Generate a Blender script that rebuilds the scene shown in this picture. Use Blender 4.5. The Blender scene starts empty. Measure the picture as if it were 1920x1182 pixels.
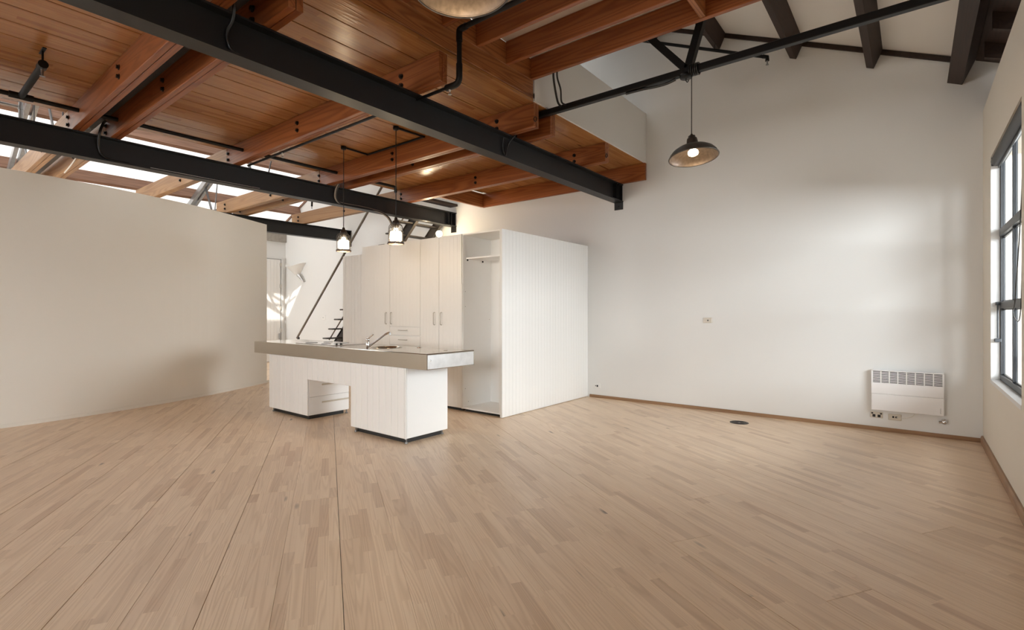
import bpy, math, random
from mathutils import Vector, Matrix
random.seed(7)
SC = bpy.context.scene
COL = SC.collection
R = math.radians

# ------------------------------------------------------------------ camera
CAM_H = 1.32
cam_d = bpy.data.cameras.new('camera')
cam = bpy.data.objects.new('camera', cam_d); COL.objects.link(cam)
cam.location = (0, 0, CAM_H)
cam.rotation_euler = (R(90), 0, R(38.37))
cam_d.sensor_width = 36; cam_d.lens = 36 * 950 / 1920
cam_d.shift_y = -4.8 / 1920
cam_d.clip_start = 0.05
SC.camera = cam

# ------------------------------------------------------------------ world, light, exposure
SC.view_settings.view_transform = 'Standard'
try: SC.view_settings.look = 'None'
except Exception: pass
SC.view_settings.gamma = 1.0
SC.view_settings.use_curve_mapping = False
SC.view_settings.exposure = 0.74
SC.cycles.max_bounces = 10
SC.cycles.diffuse_bounces = 6
SC.cycles.glossy_bounces = 4
SC.cycles.caustics_reflective = False
SC.cycles.caustics_refractive = False
SC.cycles.sample_clamp_indirect = 6

W = bpy.data.worlds.new('overcast_sky'); SC.world = W
W.use_nodes = True
bg = W.node_tree.nodes['Background']
bg.inputs[0].default_value = (0.95, 0.97, 1.0, 1); bg.inputs[1].default_value = 4.2

def area(name, loc, aim, sx, sy, power, col=(1, 1, 1), spread=None):
    d = bpy.data.lights.new(name, 'AREA'); d.shape = 'RECTANGLE'
    d.size = sx; d.size_y = sy; d.energy = power; d.color = col
    if spread: d.spread = R(spread)
    o = bpy.data.objects.new(name, d); COL.objects.link(o)
    o.location = loc
    o.rotation_euler = (Vector(aim) - Vector(loc)).to_track_quat('-Z', 'Y').to_euler()
    return o

def sun(name, direction, strength, angle, col):
    d = bpy.data.lights.new(name, 'SUN'); d.energy = strength; d.angle = R(angle); d.color = col
    o = bpy.data.objects.new(name, d); COL.objects.link(o)
    o.rotation_euler = Vector(direction).to_track_quat('-Z', 'Y').to_euler()
    return o

# daylight by the steel window and far bay; fill by added unseen openings
COOL = (0.90, 0.955, 1.0); NEUT = (1.0, 0.985, 0.965); WARM = (1.0, 0.94, 0.85)
area('daylight_lane', (6.0, 0.6, 3.2), (0.0, 1.6, 1.4), 9.6, 3.2, 1200, COOL)
area('daylight_lane_far', (6.0, 7.2, 2.7), (-4.0, 4.6, 0.8), 4.5, 2.6, 500, COOL, 140)
area('fill_front', (-6.2, -9.12, 1.75), (-5.8, 0, 1.2), 3.8, 1.8, 80, WARM, 140)  # fill lamp behind the camera, added for the cabinet fronts
area('fill_lane_near', (5.6, -5.4, 2.9), (-8.0, -0.2, 1.0), 3.0, 2.2, 110, COOL, 120)  # fill lamp added for the partition, through the added opening
area('fill_lane_end', (3.0, -7.8, 2.9), (-2.0, 2.0, 0.0), 3.0, 2.0, 440, COOL, 120)  # fill lamp added for the foreground floor and the wardrobe
area('daylight_far_bay_window', (-11.2, -5.12, 2.0), (-11.2, 3, 3.4), 3.2, 2.6, 240, COOL)
sun('low_sun', (-0.50, 0.655, -0.60), 3.6, 0.6, (1.0, 0.95, 0.88))

# ------------------------------------------------------------------ materials
def new_mat(name):
    m = bpy.data.materials.new(name); m.use_nodes = True
    nt = m.node_tree
    return m, nt, nt.nodes['Principled BSDF']

def N(nt, t, **kw):
    n = nt.nodes.new(t)
    for k, v in kw.items(): setattr(n, k, v)
    return n

def math_n(nt, op, a, b=None, c=None):
    n = N(nt, 'ShaderNodeMath', operation=op)
    for i, s in enumerate((a, b, c)):
        if s is None: continue
        if isinstance(s, (int, float)): n.inputs[i].default_value = s
        else: nt.links.new(s, n.inputs[i])
    return n.outputs[0]

def mixc(nt, fac, a, b, mode='MIX'):
    n = N(nt, 'ShaderNodeMix', data_type='RGBA', blend_type=mode)
    for s, i in ((fac, 0), (a, 6), (b, 7)):
        if isinstance(s, (int, float)): n.inputs[i].default_value = s
        elif isinstance(s, tuple): n.inputs[i].default_value = (*s[:3], 1)
        else: nt.links.new(s, n.inputs[i])
    return n.outputs[2]

def plain(name, col, rough=0.5, metal=0.0, noise=0.05, nscale=6.0, bump=0.0, bscale=60.0, spec=0.5):
    m, nt, b = new_mat(name)
    tc = N(nt, 'ShaderNodeTexCoord')
    nz = N(nt, 'ShaderNodeTexNoise'); nz.inputs['Scale'].default_value = nscale; nz.inputs['Detail'].default_value = 4
    nt.links.new(tc.outputs['Object'], nz.inputs['Vector'])
    d = tuple(c * (1 - noise) for c in col); l = tuple(min(1, c * (1 + noise)) for c in col)
    nt.links.new(mixc(nt, nz.outputs['Fac'], d, l), b.inputs['Base Color'])
    b.inputs['Roughness'].default_value = rough; b.inputs['Metallic'].default_value = metal
    b.inputs['Specular IOR Level'].default_value = spec
    if bump:
        n2 = N(nt, 'ShaderNodeTexNoise'); n2.inputs['Scale'].default_value = bscale; n2.inputs['Detail'].default_value = 3
        nt.links.new(tc.outputs['Object'], n2.inputs['Vector'])
        bp = N(nt, 'ShaderNodeBump'); bp.inputs['Strength'].default_value = bump; bp.inputs['Distance'].default_value = 0.01
        nt.links.new(n2.outputs['Fac'], bp.inputs['Height']); nt.links.new(bp.outputs[0], b.inputs['Normal'])
    return m

def glow(name, col, strength):
    m, nt, b = new_mat(name)
    b.inputs['Base Color'].default_value = (*col, 1)
    b.inputs['Emission Color'].default_value = (*col, 1); b.inputs['Emission Strength'].default_value = strength
    return m

def wood(name, base, dark, along='X', rough=0.4, stave=None, stave_len=0.5, tint=0.18, ring=22.0, ring_amt=0.55, knots=0.5, knot_col=None, across='Y', fine_amt=0.35):
    """timber: growth rings stretched along one object axis, fine grain, knots; optional edge-glued finger-jointed staves"""
    m, nt, b = new_mat(name)
    L = nt.links.new
    tc = N(nt, 'ShaderNodeTexCoord'); oi = N(nt, 'ShaderNodeObjectInfo')
    sp = N(nt, 'ShaderNodeSeparateXYZ'); L(tc.outputs['Object'], sp.inputs[0])
    ax = {'X': 0, 'Y': 1, 'Z': 2}
    A = sp.outputs[ax[along]]
    others = [i for i in range(3) if i != ax[along]]
    Bi = ax[across] if across != along else others[0]
    Ci = [i for i in others if i != Bi][0]
    B, Cc = sp.outputs[Bi], sp.outputs[Ci]
    rnd = oi.outputs['Random']
    off = math_n(nt, 'MULTIPLY', rnd, 57.0)
    tone = rnd
    goff = off
    if stave:
        row = math_n(nt, 'FLOOR', math_n(nt, 'DIVIDE', B, stave))
        rw = N(nt, 'ShaderNodeTexWhiteNoise', noise_dimensions='2D')
        cv = N(nt, 'ShaderNodeCombineXYZ'); L(row, cv.inputs[0]); L(off, cv.inputs[1]); L(cv.outputs[0], rw.inputs['Vector'])
        blk = math_n(nt, 'FLOOR', math_n(nt, 'ADD', math_n(nt, 'DIVIDE', A, stave_len), math_n(nt, 'MULTIPLY', rw.outputs['Value'], 13.0)))
        bw = N(nt, 'ShaderNodeTexWhiteNoise', noise_dimensions='3D')
        cb = N(nt, 'ShaderNodeCombineXYZ'); L(row, cb.inputs[0]); L(blk, cb.inputs[1]); L(off, cb.inputs[2]); L(cb.outputs[0], bw.inputs['Vector'])
        tone = bw.outputs['Value']
        goff = math_n(nt, 'ADD', off, math_n(nt, 'MULTIPLY', tone, 91.0))
    def vec(sa, sb, sc_):
        c = N(nt, 'ShaderNodeCombineXYZ')
        L(math_n(nt, 'ADD', math_n(nt, 'MULTIPLY', A, sa), goff), c.inputs[0])
        L(math_n(nt, 'ADD', math_n(nt, 'MULTIPLY', B, sb), goff), c.inputs[1])
        L(math_n(nt, 'MULTIPLY', Cc, sc_), c.inputs[2])
        return c.outputs[0]
    n1 = N(nt, 'ShaderNodeTexNoise'); n1.inputs['Scale'].default_value = 1; n1.inputs['Detail'].default_value = 1.5; n1.inputs['Distortion'].default_value = 0.3
    L(vec(0.30, 8.0 if stave else 5.0, 5.0), n1.inputs['Vector'])
    rings = math_n(nt, 'MULTIPLY_ADD', math_n(nt, 'SINE', math_n(nt, 'MULTIPLY', n1.outputs['Fac'], ring * 6.283)), 0.5, 0.5)
    rings = math_n(nt, 'POWER', rings, 1.8)
    n2 = N(nt, 'ShaderNodeTexNoise'); n2.inputs['Scale'].default_value = 1; n2.inputs['Detail'].default_value = 4
    L(vec(2.5, 110.0, 110.0), n2.inputs['Vector'])
    f = math_n(nt, 'ADD', math_n(nt, 'MULTIPLY', rings, ring_amt), math_n(nt, 'MULTIPLY', math_n(nt, 'SUBTRACT', n2.outputs['Fac'], 0.35), fine_amt))
    col = mixc(nt, f, base, dark)
    # tone of the single board or stave
    cr = N(nt, 'ShaderNodeValToRGB'); e = cr.color_ramp.elements
    if stave:
        e[0].position = 0; e[0].color = (1 - tint * 2.1, 1 - tint * 2.9, 1 - tint * 3.4, 1)
        e[1].position = 1; e[1].color = (1.04, 1.05, 1.06, 1)
        k = e.new(0.06); k.color = (1 - tint * 1.5, 1 - tint * 1.9, 1 - tint * 2.2, 1)
        k = e.new(0.22); k.color = (1 - tint * .6, 1 - tint * .8, 1 - tint * .9, 1)
        k = e.new(0.5); k.color = (.99, .98, .97, 1)
    else:
        e[0].position = 0; e[0].color = (1 - tint, 1 - tint * 1.2, 1 - tint * 1.3, 1)
        e[1].position = 1; e[1].color = (1 + tint * .4, 1 + tint * .4, 1 + tint * .4, 1)
    L(tone, cr.inputs['Fac'])
    col = mixc(nt, 1.0, col, cr.outputs['Color'], 'MULTIPLY')
    if knots:
        vo = N(nt, 'ShaderNodeTexVoronoi'); vo.inputs['Scale'].default_value = 1
        L(vec(1.6, 6.0, 6.0), vo.inputs['Vector'])
        kd = N(nt, 'ShaderNodeMapRange'); kd.inputs['From Min'].default_value = 0.03; kd.inputs['From Max'].default_value = 0.13
        kd.inputs['To Min'].default_value = 1; kd.inputs['To Max'].default_value = 0
        L(vo.outputs['Distance'], kd.inputs['Value'])
        sc2 = N(nt, 'ShaderNodeSeparateColor'); L(vo.outputs['Color'], sc2.inputs[0])
        mask = math_n(nt, 'GREATER_THAN', sc2.outputs[0], 1 - 0.22 * knots)
        kc = knot_col or tuple(c * 0.3 for c in dark)
        col = mixc(nt, math_n(nt, 'MULTIPLY', math_n(nt, 'MULTIPLY', kd.outputs[0], mask), 0.8), col, kc)
    L(col, b.inputs['Base Color'])
    b.inputs['Roughness'].default_value = rough
    bp = N(nt, 'ShaderNodeBump'); bp.inputs['Strength'].default_value = 0.08; bp.inputs['Distance'].default_value = 0.004
    L(rings, bp.inputs['Height']); L(bp.outputs[0], b.inputs['Normal'])
    return m

M = {}
M['wall'] = plain('white_wall_paint', (0.79, 0.785, 0.765), 0.7, noise=0.015, nscale=1.2, bump=0.05, bscale=70, spec=0.3)
M['wallr_shaded'] = plain('shaded_wall_paint', (0.74, 0.685, 0.60), 0.7, noise=0.02, nscale=2, bump=0.05, bscale=70, spec=0.3)  # white wall; its warm shade is put into the colour
M['partition'] = plain('cream_partition_paint', (0.85, 0.815, 0.745), 0.6, noise=0.012, nscale=0.8, spec=0.3)
M['lining'] = plain('white_roof_lining', (0.80, 0.765, 0.715), 0.75, noise=0.02, nscale=1.0, spec=0.2)
M['lining2'] = plain('bright_white_lining', (0.87, 0.855, 0.83), 0.75, noise=0.01, nscale=1.0, spec=0.2)
M['cab'] = plain('white_cabinet_paint', (0.84, 0.825, 0.795), 0.42, noise=0.01, nscale=3)
M['cab_in'] = plain('white_melamine', (0.90, 0.89, 0.87), 0.4, noise=0.01)
M['kick'] = plain('black_kickboard', (0.012, 0.011, 0.010), 0.5)
M['black'] = plain('black_steel_paint', (0.0125, 0.0125, 0.013), 0.42, noise=0.25, nscale=9, spec=0.4)
M['blackp'] = plain('black_pipe_paint', (0.006, 0.0058, 0.0055), 0.42, noise=0.2, spec=0.3)
M['bolt'] = plain('blackened_bolt', (0.010, 0.009, 0.008), 0.35, metal=0.3)
M['cable'] = plain('black_cable_sheath', (0.012, 0.011, 0.010), 0.3)
M['tancable'] = plain('tan_cable_sheath', (0.33, 0.27, 0.21), 0.35, noise=0.3, nscale=30)
M['wcable'] = plain('white_cable_sheath', (0.75, 0.72, 0.66), 0.4)
M['stair'] = plain('charcoal_stair_paint', (0.046, 0.038, 0.033), 0.42, noise=0.15)
M['rail'] = plain('bronze_rail_paint', (0.20, 0.17, 0.14), 0.4, metal=0.3, noise=0.15)
M['galv'] = plain('galvanised_steel', (0.36, 0.36, 0.36), 0.35, metal=0.8, noise=0.3, nscale=14)
M['truss'] = plain('grey_truss_paint', (0.085, 0.085, 0.088), 0.45, noise=0.2)
M['chrome'] = plain('polished_chrome', (0.75, 0.75, 0.76), 0.08, metal=1.0, noise=0.02)
M['endsteel'] = plain('lit_steel_sheet', (0.62, 0.61, 0.60), 0.38, metal=0.85, noise=0.2, nscale=14)  # brighter copy of the worktop steel, light on the end put into colour
M['brush'] = plain('satin_nickel_handle', (0.55, 0.52, 0.47), 0.4, metal=0.75)
M['lampmetal'] = plain('aged_zinc_shade', (0.145, 0.11, 0.09), 0.45, metal=0.5, noise=0.55, nscale=45)
M['lampout'] = plain('dark_zinc_shade', (0.10, 0.088, 0.078), 0.42, metal=0.7, noise=0.4, nscale=20)
M['socketb'] = plain('brown_bakelite', (0.028, 0.018, 0.012), 0.4)
M['bulb'] = glow('lit_bulb', (1.0, 0.82, 0.56), 6)
M['globe'] = glow('lit_globe', (1.0, 0.84, 0.58), 14)
M['plate'] = plain('ivory_plate', (0.62, 0.56, 0.47), 0.35)
M['plate_w'] = plain('white_plate', (0.82, 0.81, 0.78), 0.35)
M['hole'] = plain('black_socket_insert', (0.006, 0.006, 0.006), 0.3)
M['heater'] = plain('white_heater_enamel', (0.83, 0.81, 0.795), 0.35, noise=0.008)
M['winframe'] = plain('charcoal_window_steel', (0.028, 0.032, 0.038), 0.38)
M['reveal'] = plain('white_reveal_paint', (0.74, 0.735, 0.72), 0.6, noise=0.04, nscale=9)
M['blind'] = plain('charcoal_blind_fabric', (0.035, 0.035, 0.037), 0.5)
def rooflight(f, nm):
    m, nt, b = new_mat(nm)
    di = N(nt, 'ShaderNodeBsdfDiffuse'); di.inputs[0].default_value = (.80, .79, .77, 1)
    tr = N(nt, 'ShaderNodeBsdfTranslucent'); tr.inputs[0].default_value = (.95, .94, .91, 1)
    mx = N(nt, 'ShaderNodeMixShader'); mx.inputs[0].default_value = f
    nt.links.new(di.outputs[0], mx.inputs[1]); nt.links.new(tr.outputs[0], mx.inputs[2])
    nt.links.new(mx.outputs[0], nt.nodes['Material Output'].inputs['Surface'])
    return m
M['rooflight'] = rooflight(.17, 'translucent_roof_sheet'); M['rooflight_added'] = rooflight(.55, 'added_rooflight_sheet')  # the second sheet is an added light source
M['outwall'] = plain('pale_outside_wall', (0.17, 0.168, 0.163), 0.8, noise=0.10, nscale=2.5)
M['concrete'] = plain('raw_concrete', (0.36, 0.33, 0.29), 0.8, noise=0.25, nscale=12)
M['text'] = plain('grey_print', (0.28, 0.26, 0.25), 0.5)
M['drain'] = plain('black_vent_iron', (0.03, 0.027, 0.024), 0.4, metal=0.5)
M['subfloor'] = plain('dark_subfloor', (0.03, 0.02, 0.013), 0.9)
M['white_print'] = plain('white_plaster_edge', (0.8, 0.785, 0.75), 0.7)

FLOOR_B, FLOOR_D = (0.84, 0.65, 0.47), (0.60, 0.415, 0.26)
M['floor'] = wood('pine_floor', FLOOR_B, FLOOR_D, 'X', 0.36, stave=0.0592, stave_len=0.52, tint=0.085, ring=22, ring_amt=0.36, knots=0.7, knot_col=(0.10, 0.055, 0.03))
M['deck'] = wood('oiled_pine_deck', (0.45, 0.212, 0.074), (0.26, 0.098, 0.028), 'Y', 0.23, stave=0.055, stave_len=0.9, tint=0.13, ring=14, ring_amt=0.36, knots=0.5, across='X')
M['joist'] = wood('oiled_fir_joist', (0.36, 0.122, 0.037), (0.18, 0.046, 0.012), 'X', 0.36, tint=0.2, ring=17, ring_amt=0.6, knots=0.3, across='Z')
M['joisty'] = wood('oiled_fir_trimmer', (0.44, 0.18, 0.062), (0.20, 0.06, 0.017), 'Y', 0.36, tint=0.15, ring=17, ring_amt=0.65, knots=0.3, across='Z')
M['joistpale'] = wood('pale_fir_joist', (0.40, 0.225, 0.10), (0.25, 0.112, 0.04), 'X', 0.45, tint=0.15, ring=15, ring_amt=0.5, knots=0.6, across='Z')
M['purlin'] = wood('dark_hardwood_purlin', (0.036, 0.018, 0.011), (0.017, 0.007, 0.0045), 'Y', 0.6, tint=0.3, ring=12, ring_amt=0.5, knots=0.2, across='Z')
M['purlinpale'] = wood('brown_hardwood_purlin', (0.27, 0.145, 0.09), (0.15, 0.07, 0.04), 'Y', 0.6, tint=0.2, ring=12, ring_amt=0.5, knots=0.2, across='Z')
M['skirt'] = wood('timber_skirting', (0.34, 0.195, 0.10), (0.2, 0.1, 0.045), 'X', 0.45, tint=0.1, ring=10, ring_amt=0.5, knots=0.2, across='Z')
M['skirty'] = wood('timber_skirting_side', (0.34, 0.205, 0.115), (0.2, 0.11, 0.055), 'Y', 0.45, tint=0.1, ring=10, ring_amt=0.5, knots=0.2, across='Z')

def steel_top():
    m, nt, b = new_mat('brushed_stainless')
    L = nt.links.new
    tc = N(nt, 'ShaderNodeTexCoord'); mp = N(nt, 'ShaderNodeMapping'); mp.inputs['Scale'].default_value = (4, 90, 90)
    nz = N(nt, 'ShaderNodeTexNoise'); nz.inputs['Scale'].default_value = 3; nz.inputs['Detail'].default_value = 4
    L(tc.outputs['Object'], mp.inputs[0]); L(mp.outputs[0], nz.inputs['Vector'])
    n2 = N(nt, 'ShaderNodeTexNoise'); n2.inputs['Scale'].default_value = 5; n2.inputs['Detail'].default_value = 3
    L(tc.outputs['Object'], n2.inputs['Vector'])
    b.inputs['Base Color'].default_value = (0.53, 0.485, 0.42, 1); b.inputs['Metallic'].default_value = 1  # tan tint puts the floor's reflection into the colour
    r = N(nt, 'ShaderNodeMapRange'); r.inputs['To Min'].default_value = 0.07; r.inputs['To Max'].default_value = 0.20
    L(n2.outputs['Fac'], r.inputs['Value']); L(r.outputs[0], b.inputs['Roughness'])
    bp = N(nt, 'ShaderNodeBump'); bp.inputs['Strength'].default_value = 0.06; bp.inputs['Distance'].default_value = 0.002
    L(nz.outputs['Fac'], bp.inputs['Height']); L(bp.outputs[0], b.inputs['Normal'])
    return m
M['steel'] = steel_top()

def glass(name, tint=(1, 1, 1), alpha=0.16, rough=0.02):
    m, nt, b = new_mat(name)
    tr = N(nt, 'ShaderNodeBsdfTransparent'); tr.inputs[0].default_value = (*tint, 1)
    gl = N(nt, 'ShaderNodeBsdfGlossy'); gl.inputs['Roughness'].default_value = rough
    mx = N(nt, 'ShaderNodeMixShader'); fr = N(nt, 'ShaderNodeLayerWeight'); fr.inputs['Blend'].default_value = 0.15
    nt.links.new(math_n(nt, 'MULTIPLY_ADD', fr.outputs['Fresnel'], 0.16, alpha * 0.3), mx.inputs[0])
    nt.links.new(tr.outputs[0], mx.inputs[1]); nt.links.new(gl.outputs[0], mx.inputs[2])
    nt.links.new(mx.outputs[0], nt.nodes['Material Output'].inputs['Surface'])
    return m
M['glass'] = glass('clear_glass')
M['pane'] = glass('window_glass', (0.97, 0.98, 0.98), 0.1)

# ------------------------------------------------------------------ mesh building
ORG = {}
class MB:
    def __init__(self): self.v = []; self.f = []; self.sm = []
    def add(self, vs, fs, smooth=False):
        o = len(self.v); self.v += [tuple(p) for p in vs]
        self.f += [tuple(i + o for i in f) for f in fs]; self.sm += [smooth] * len(fs)
        return self
    def box(self, x0, x1, y0, y1, z0, z1):
        x0, x1 = sorted((x0, x1)); y0, y1 = sorted((y0, y1)); z0, z1 = sorted((z0, z1))
        return self.add([(x0,y0,z0),(x1,y0,z0),(x1,y1,z0),(x0,y1,z0),(x0,y0,z1),(x1,y0,z1),(x1,y1,z1),(x0,y1,z1)],
                        [(0,3,2,1),(4,5,6,7),(0,1,5,4),(1,2,6,5),(2,3,7,6),(3,0,4,7)])
    def cbox(self, x0, x1, y0, y1, z0, z1, c=0.004):
        """box with all twelve edges chamfered"""
        x0, x1 = sorted((x0, x1)); y0, y1 = sorted((y0, y1)); z0, z1 = sorted((z0, z1))
        c = min(c, (x1-x0)*.4, (y1-y0)*.4, (z1-z0)*.4)
        P = []
        for (X, sx) in ((x0, 1), (x1, -1)):
            for (Y, sy) in ((y0, 1), (y1, -1)):
                for (Z, sz) in ((z0, 1), (z1, -1)):
                    P += [(X, Y+sy*c, Z+sz*c), (X+sx*c, Y, Z+sz*c), (X+sx*c, Y+sy*c, Z)]
        i = lambda a, b, d, k: ((a*2+b)*2+d)*3+k
        F = [(i(0,0,0,0),i(0,0,1,0),i(0,1,1,0),i(0,1,0,0)), (i(1,0,0,0),i(1,1,0,0),i(1,1,1,0),i(1,0,1,0)),
             (i(0,0,0,1),i(1,0,0,1),i(1,0,1,1),i(0,0,1,1)), (i(0,1,0,1),i(0,1,1,1),i(1,1,1,1),i(1,1,0,1)),
             (i(0,0,0,2),i(0,1,0,2),i(1,1,0,2),i(1,0,0,2)), (i(0,0,1,2),i(1,0,1,2),i(1,1,1,2),i(0,1,1,2))]
        for b in (0, 1):
            for d in (0, 1):
                F.append((i(0,b,d,1),i(1,b,d,1),i(1,b,d,2),i(0,b,d,2)))
                F.append((i(b,0,d,0),i(b,1,d,0),i(b,1,d,2),i(b,0,d,2)))
                F.append((i(b,d,0,0),i(b,d,1,0),i(b,d,1,1),i(b,d,0,1)))
        for a in (0, 1):
            for b in (0, 1):
                for d in (0, 1): F.append((i(a,b,d,0),i(a,b,d,1),i(a,b,d,2)))
        return self.add(P, F)
    def bar(self, p, q, w, h, up=(0, 0, 1)):
        """rectangular bar from p to q, w across, h along up"""
        p, q = Vector(p), Vector(q); d = (q - p).normalized(); u = Vector(up)
        s = d.cross(u).normalized(); u = s.cross(d).normalized()
        s *= w / 2; u *= h / 2
        vs = [p-s-u, p+s-u, p+s+u, p-s+u, q-s-u, q+s-u, q+s+u, q-s+u]
        return self.add(vs, [(0,3,2,1),(4,5,6,7),(0,1,5,4),(1,2,6,5),(2,3,7,6),(3,0,4,7)])
    def tube(self, pts, r, n=10, smooth_steps=0, cap=True):
        P = [Vector(p) for p in pts]
        if smooth_steps and len(P) > 2:
            Q = []
            E = [2*P[0]-P[1]] + P + [2*P[-1]-P[-2]]
            for k in range(1, len(E)-2):
                a, b, c, d = E[k-1], E[k], E[k+1], E[k+2]
                for s in range(smooth_steps):
                    t = s / smooth_steps
                    Q.append(0.5*((2*b)+(-a+c)*t+(2*a-5*b+4*c-d)*t*t+(-a+3*b-3*c+d)*t**3))
            P = Q + [P[-1]]
        rr = r if isinstance(r, (list, tuple)) else [r]*len(P)
        vs, fs = [], []
        t0 = (P[1]-P[0]).normalized()
        ref = Vector((0, 0, 1)) if abs(t0.z) < 0.9 else Vector((1, 0, 0))
        nrm = t0.cross(ref).normalized()
        for k, p in enumerate(P):
            t = (P[min(k+1, len(P)-1)] - P[max(k-1, 0)]).normalized()
            nrm = (nrm - t*nrm.dot(t)).normalized(); bn = t.cross(nrm)
            for j in range(n):
                a = 2*math.pi*j/n
                vs.append(p + (nrm*math.cos(a) + bn*math.sin(a))*rr[k])
        for k in range(len(P)-1):
            for j in range(n):
                fs.append((k*n+j, k*n+(j+1)%n, (k+1)*n+(j+1)%n, (k+1)*n+j))
        self.add(vs, fs, True)
        if cap:
            o = len(vs)
            self.add(vs[:n], [tuple(range(n-1, -1, -1))]); self.add(vs[-n:], [tuple(range(n))])
        return self
    def lathe(self, prof, n=24, at=(0, 0, 0), mat=None, smooth=True):
        """profile [(r,z)...] turned about z, then moved by mat/at"""
        vs, fs = [], []
        for (r, z) in prof:
            for j in range(n):
                a = 2*math.pi*j/n
                p = Vector((r*math.cos(a), r*math.sin(a), z))
                if mat: p = mat @ p
                vs.append(p + Vector(at))
        for k in range(len(prof)-1):
            for j in range(n):
                fs.append((k*n+j, k*n+(j+1)%n, (k+1)*n+(j+1)%n, (k+1)*n+j))
        return self.add(vs, fs, smooth)
    def disc(self, r, n=24, at=(0, 0, 0), mat=None):
        vs = [(mat @ Vector((r*math.cos(2*math.pi*j/n), r*math.sin(2*math.pi*j/n), 0)) if mat else Vector((r*math.cos(2*math.pi*j/n), r*math.sin(2*math.pi*j/n), 0))) + Vector(at) for j in range(n)]
        return self.add(vs, [tuple(range(n))])
    def prism(self, poly, axis, a0, a1):
        """polygon (2-D) extruded along an axis"""
        def pt(p, a):
            return {'X': (a, p[0], p[1]), 'Y': (p[0], a, p[1]), 'Z': (p[0], p[1], a)}[axis]
        n = len(poly)
        vs = [pt(p, a0) for p in poly] + [pt(p, a1) for p in poly]
        return self.add(vs, [tuple(range(n-1, -1, -1)), tuple(range(n, 2*n))] + [(k, (k+1)%n, n+(k+1)%n, n+k) for k in range(n)])
    def mesh(self, name, org=(0, 0, 0)):
        me = bpy.data.meshes.new(name)
        o = Vector(org)
        me.from_pydata([Vector(p)-o for p in self.v], [], self.f)
        me.polygons.foreach_set('use_smooth', self.sm)
        me.update()
        return me
    def build(self, name, mat, parent=None, org=None):
        if org is None: org = ORG.get(parent.name, (0, 0, 0)) if parent else (0, 0, 0)
        me = self.mesh(name, org)
        import bmesh
        bm = bmesh.new(); bm.from_mesh(me); bmesh.ops.recalc_face_normals(bm, faces=bm.faces); bm.to_mesh(me); bm.free()
        for mm in (mat if isinstance(mat, list) else [mat]): me.materials.append(mm)
        o = bpy.data.objects.new(name, me); COL.objects.link(o)
        if parent: o.parent = parent
        else: o.location = org
        ORG[o.name] = tuple(org)
        return o

def tag(o, label=None, cat=None, group=None, kind=None):
    if label: o['label'] = label
    if cat: o['category'] = cat
    if group: o['group'] = group
    if kind: o['kind'] = kind
    return o

def thing(name, loc, label, cat, group=None):
    o = bpy.data.objects.new(name, None); COL.objects.link(o); o.location = loc
    o.empty_display_size = 0.1
    ORG[o.name] = tuple(loc)
    return tag(o, label, cat, group, 'thing')

def struct(o, label=None):
    return tag(o, label, None, None, 'structure')

def rot_to(d):
    return Vector((0, 0, 1)).rotation_difference(Vector(d).normalized()).to_matrix()

# ------------------------------------------------------------------ numbers of the place (metres)
XR, YB, XL, YF = 0.555, 6.99, -13.4, -9.0
RX, RZ = -6.16, 6.90                        # ridge
SR, SL = 0.45, 0.43                         # slopes
def roof_z(x): return RZ - SR*(x-RX) if x >= RX else RZ + SL*(x-RX)
BEAM_X = (-3.48, -6.97, -10.41)
BZ0, BZ1 = 2.975, 3.238
JZ0, JZ1 = 3.24, 3.486
DECK_X0, DECK_X1 = -7.205, -3.06
DECK_T = 0.035

# ------------------------------------------------------------------ floor
floor = MB().box(XL-.2, XR+.3, YF-.2, YB+.2, -0.12, -0.022).build('floor', M['subfloor'])
struct(floor, 'pale pine floor of wide diagonal boards')
TH = R(58.3)
dirv = Vector((-math.sin(TH), math.cos(TH))); nv = Vector((math.cos(TH), math.sin(TH)))
PITCH = 0.2965
def clip(poly, nx, ny, c):                 # keep nx*x+ny*y <= c
    out = []
    for k in range(len(poly)):
        a, b = poly[k], poly[(k+1) % len(poly)]
        da, db = nx*a[0]+ny*a[1]-c, nx*b[0]+ny*b[1]-c
        if da <= 0: out.append(a)
        if da*db < 0:
            t = da/(da-db); out.append((a[0]+(b[0]-a[0])*t, a[1]+(b[1]-a[1])*t))
    return out
rf = random.Random(3)
rg = random.Random(11)
GAP = [rg.choice((.0007, .0010, .0013, .0018, .0030)) for _ in range(60)]
n_board = 0
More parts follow.
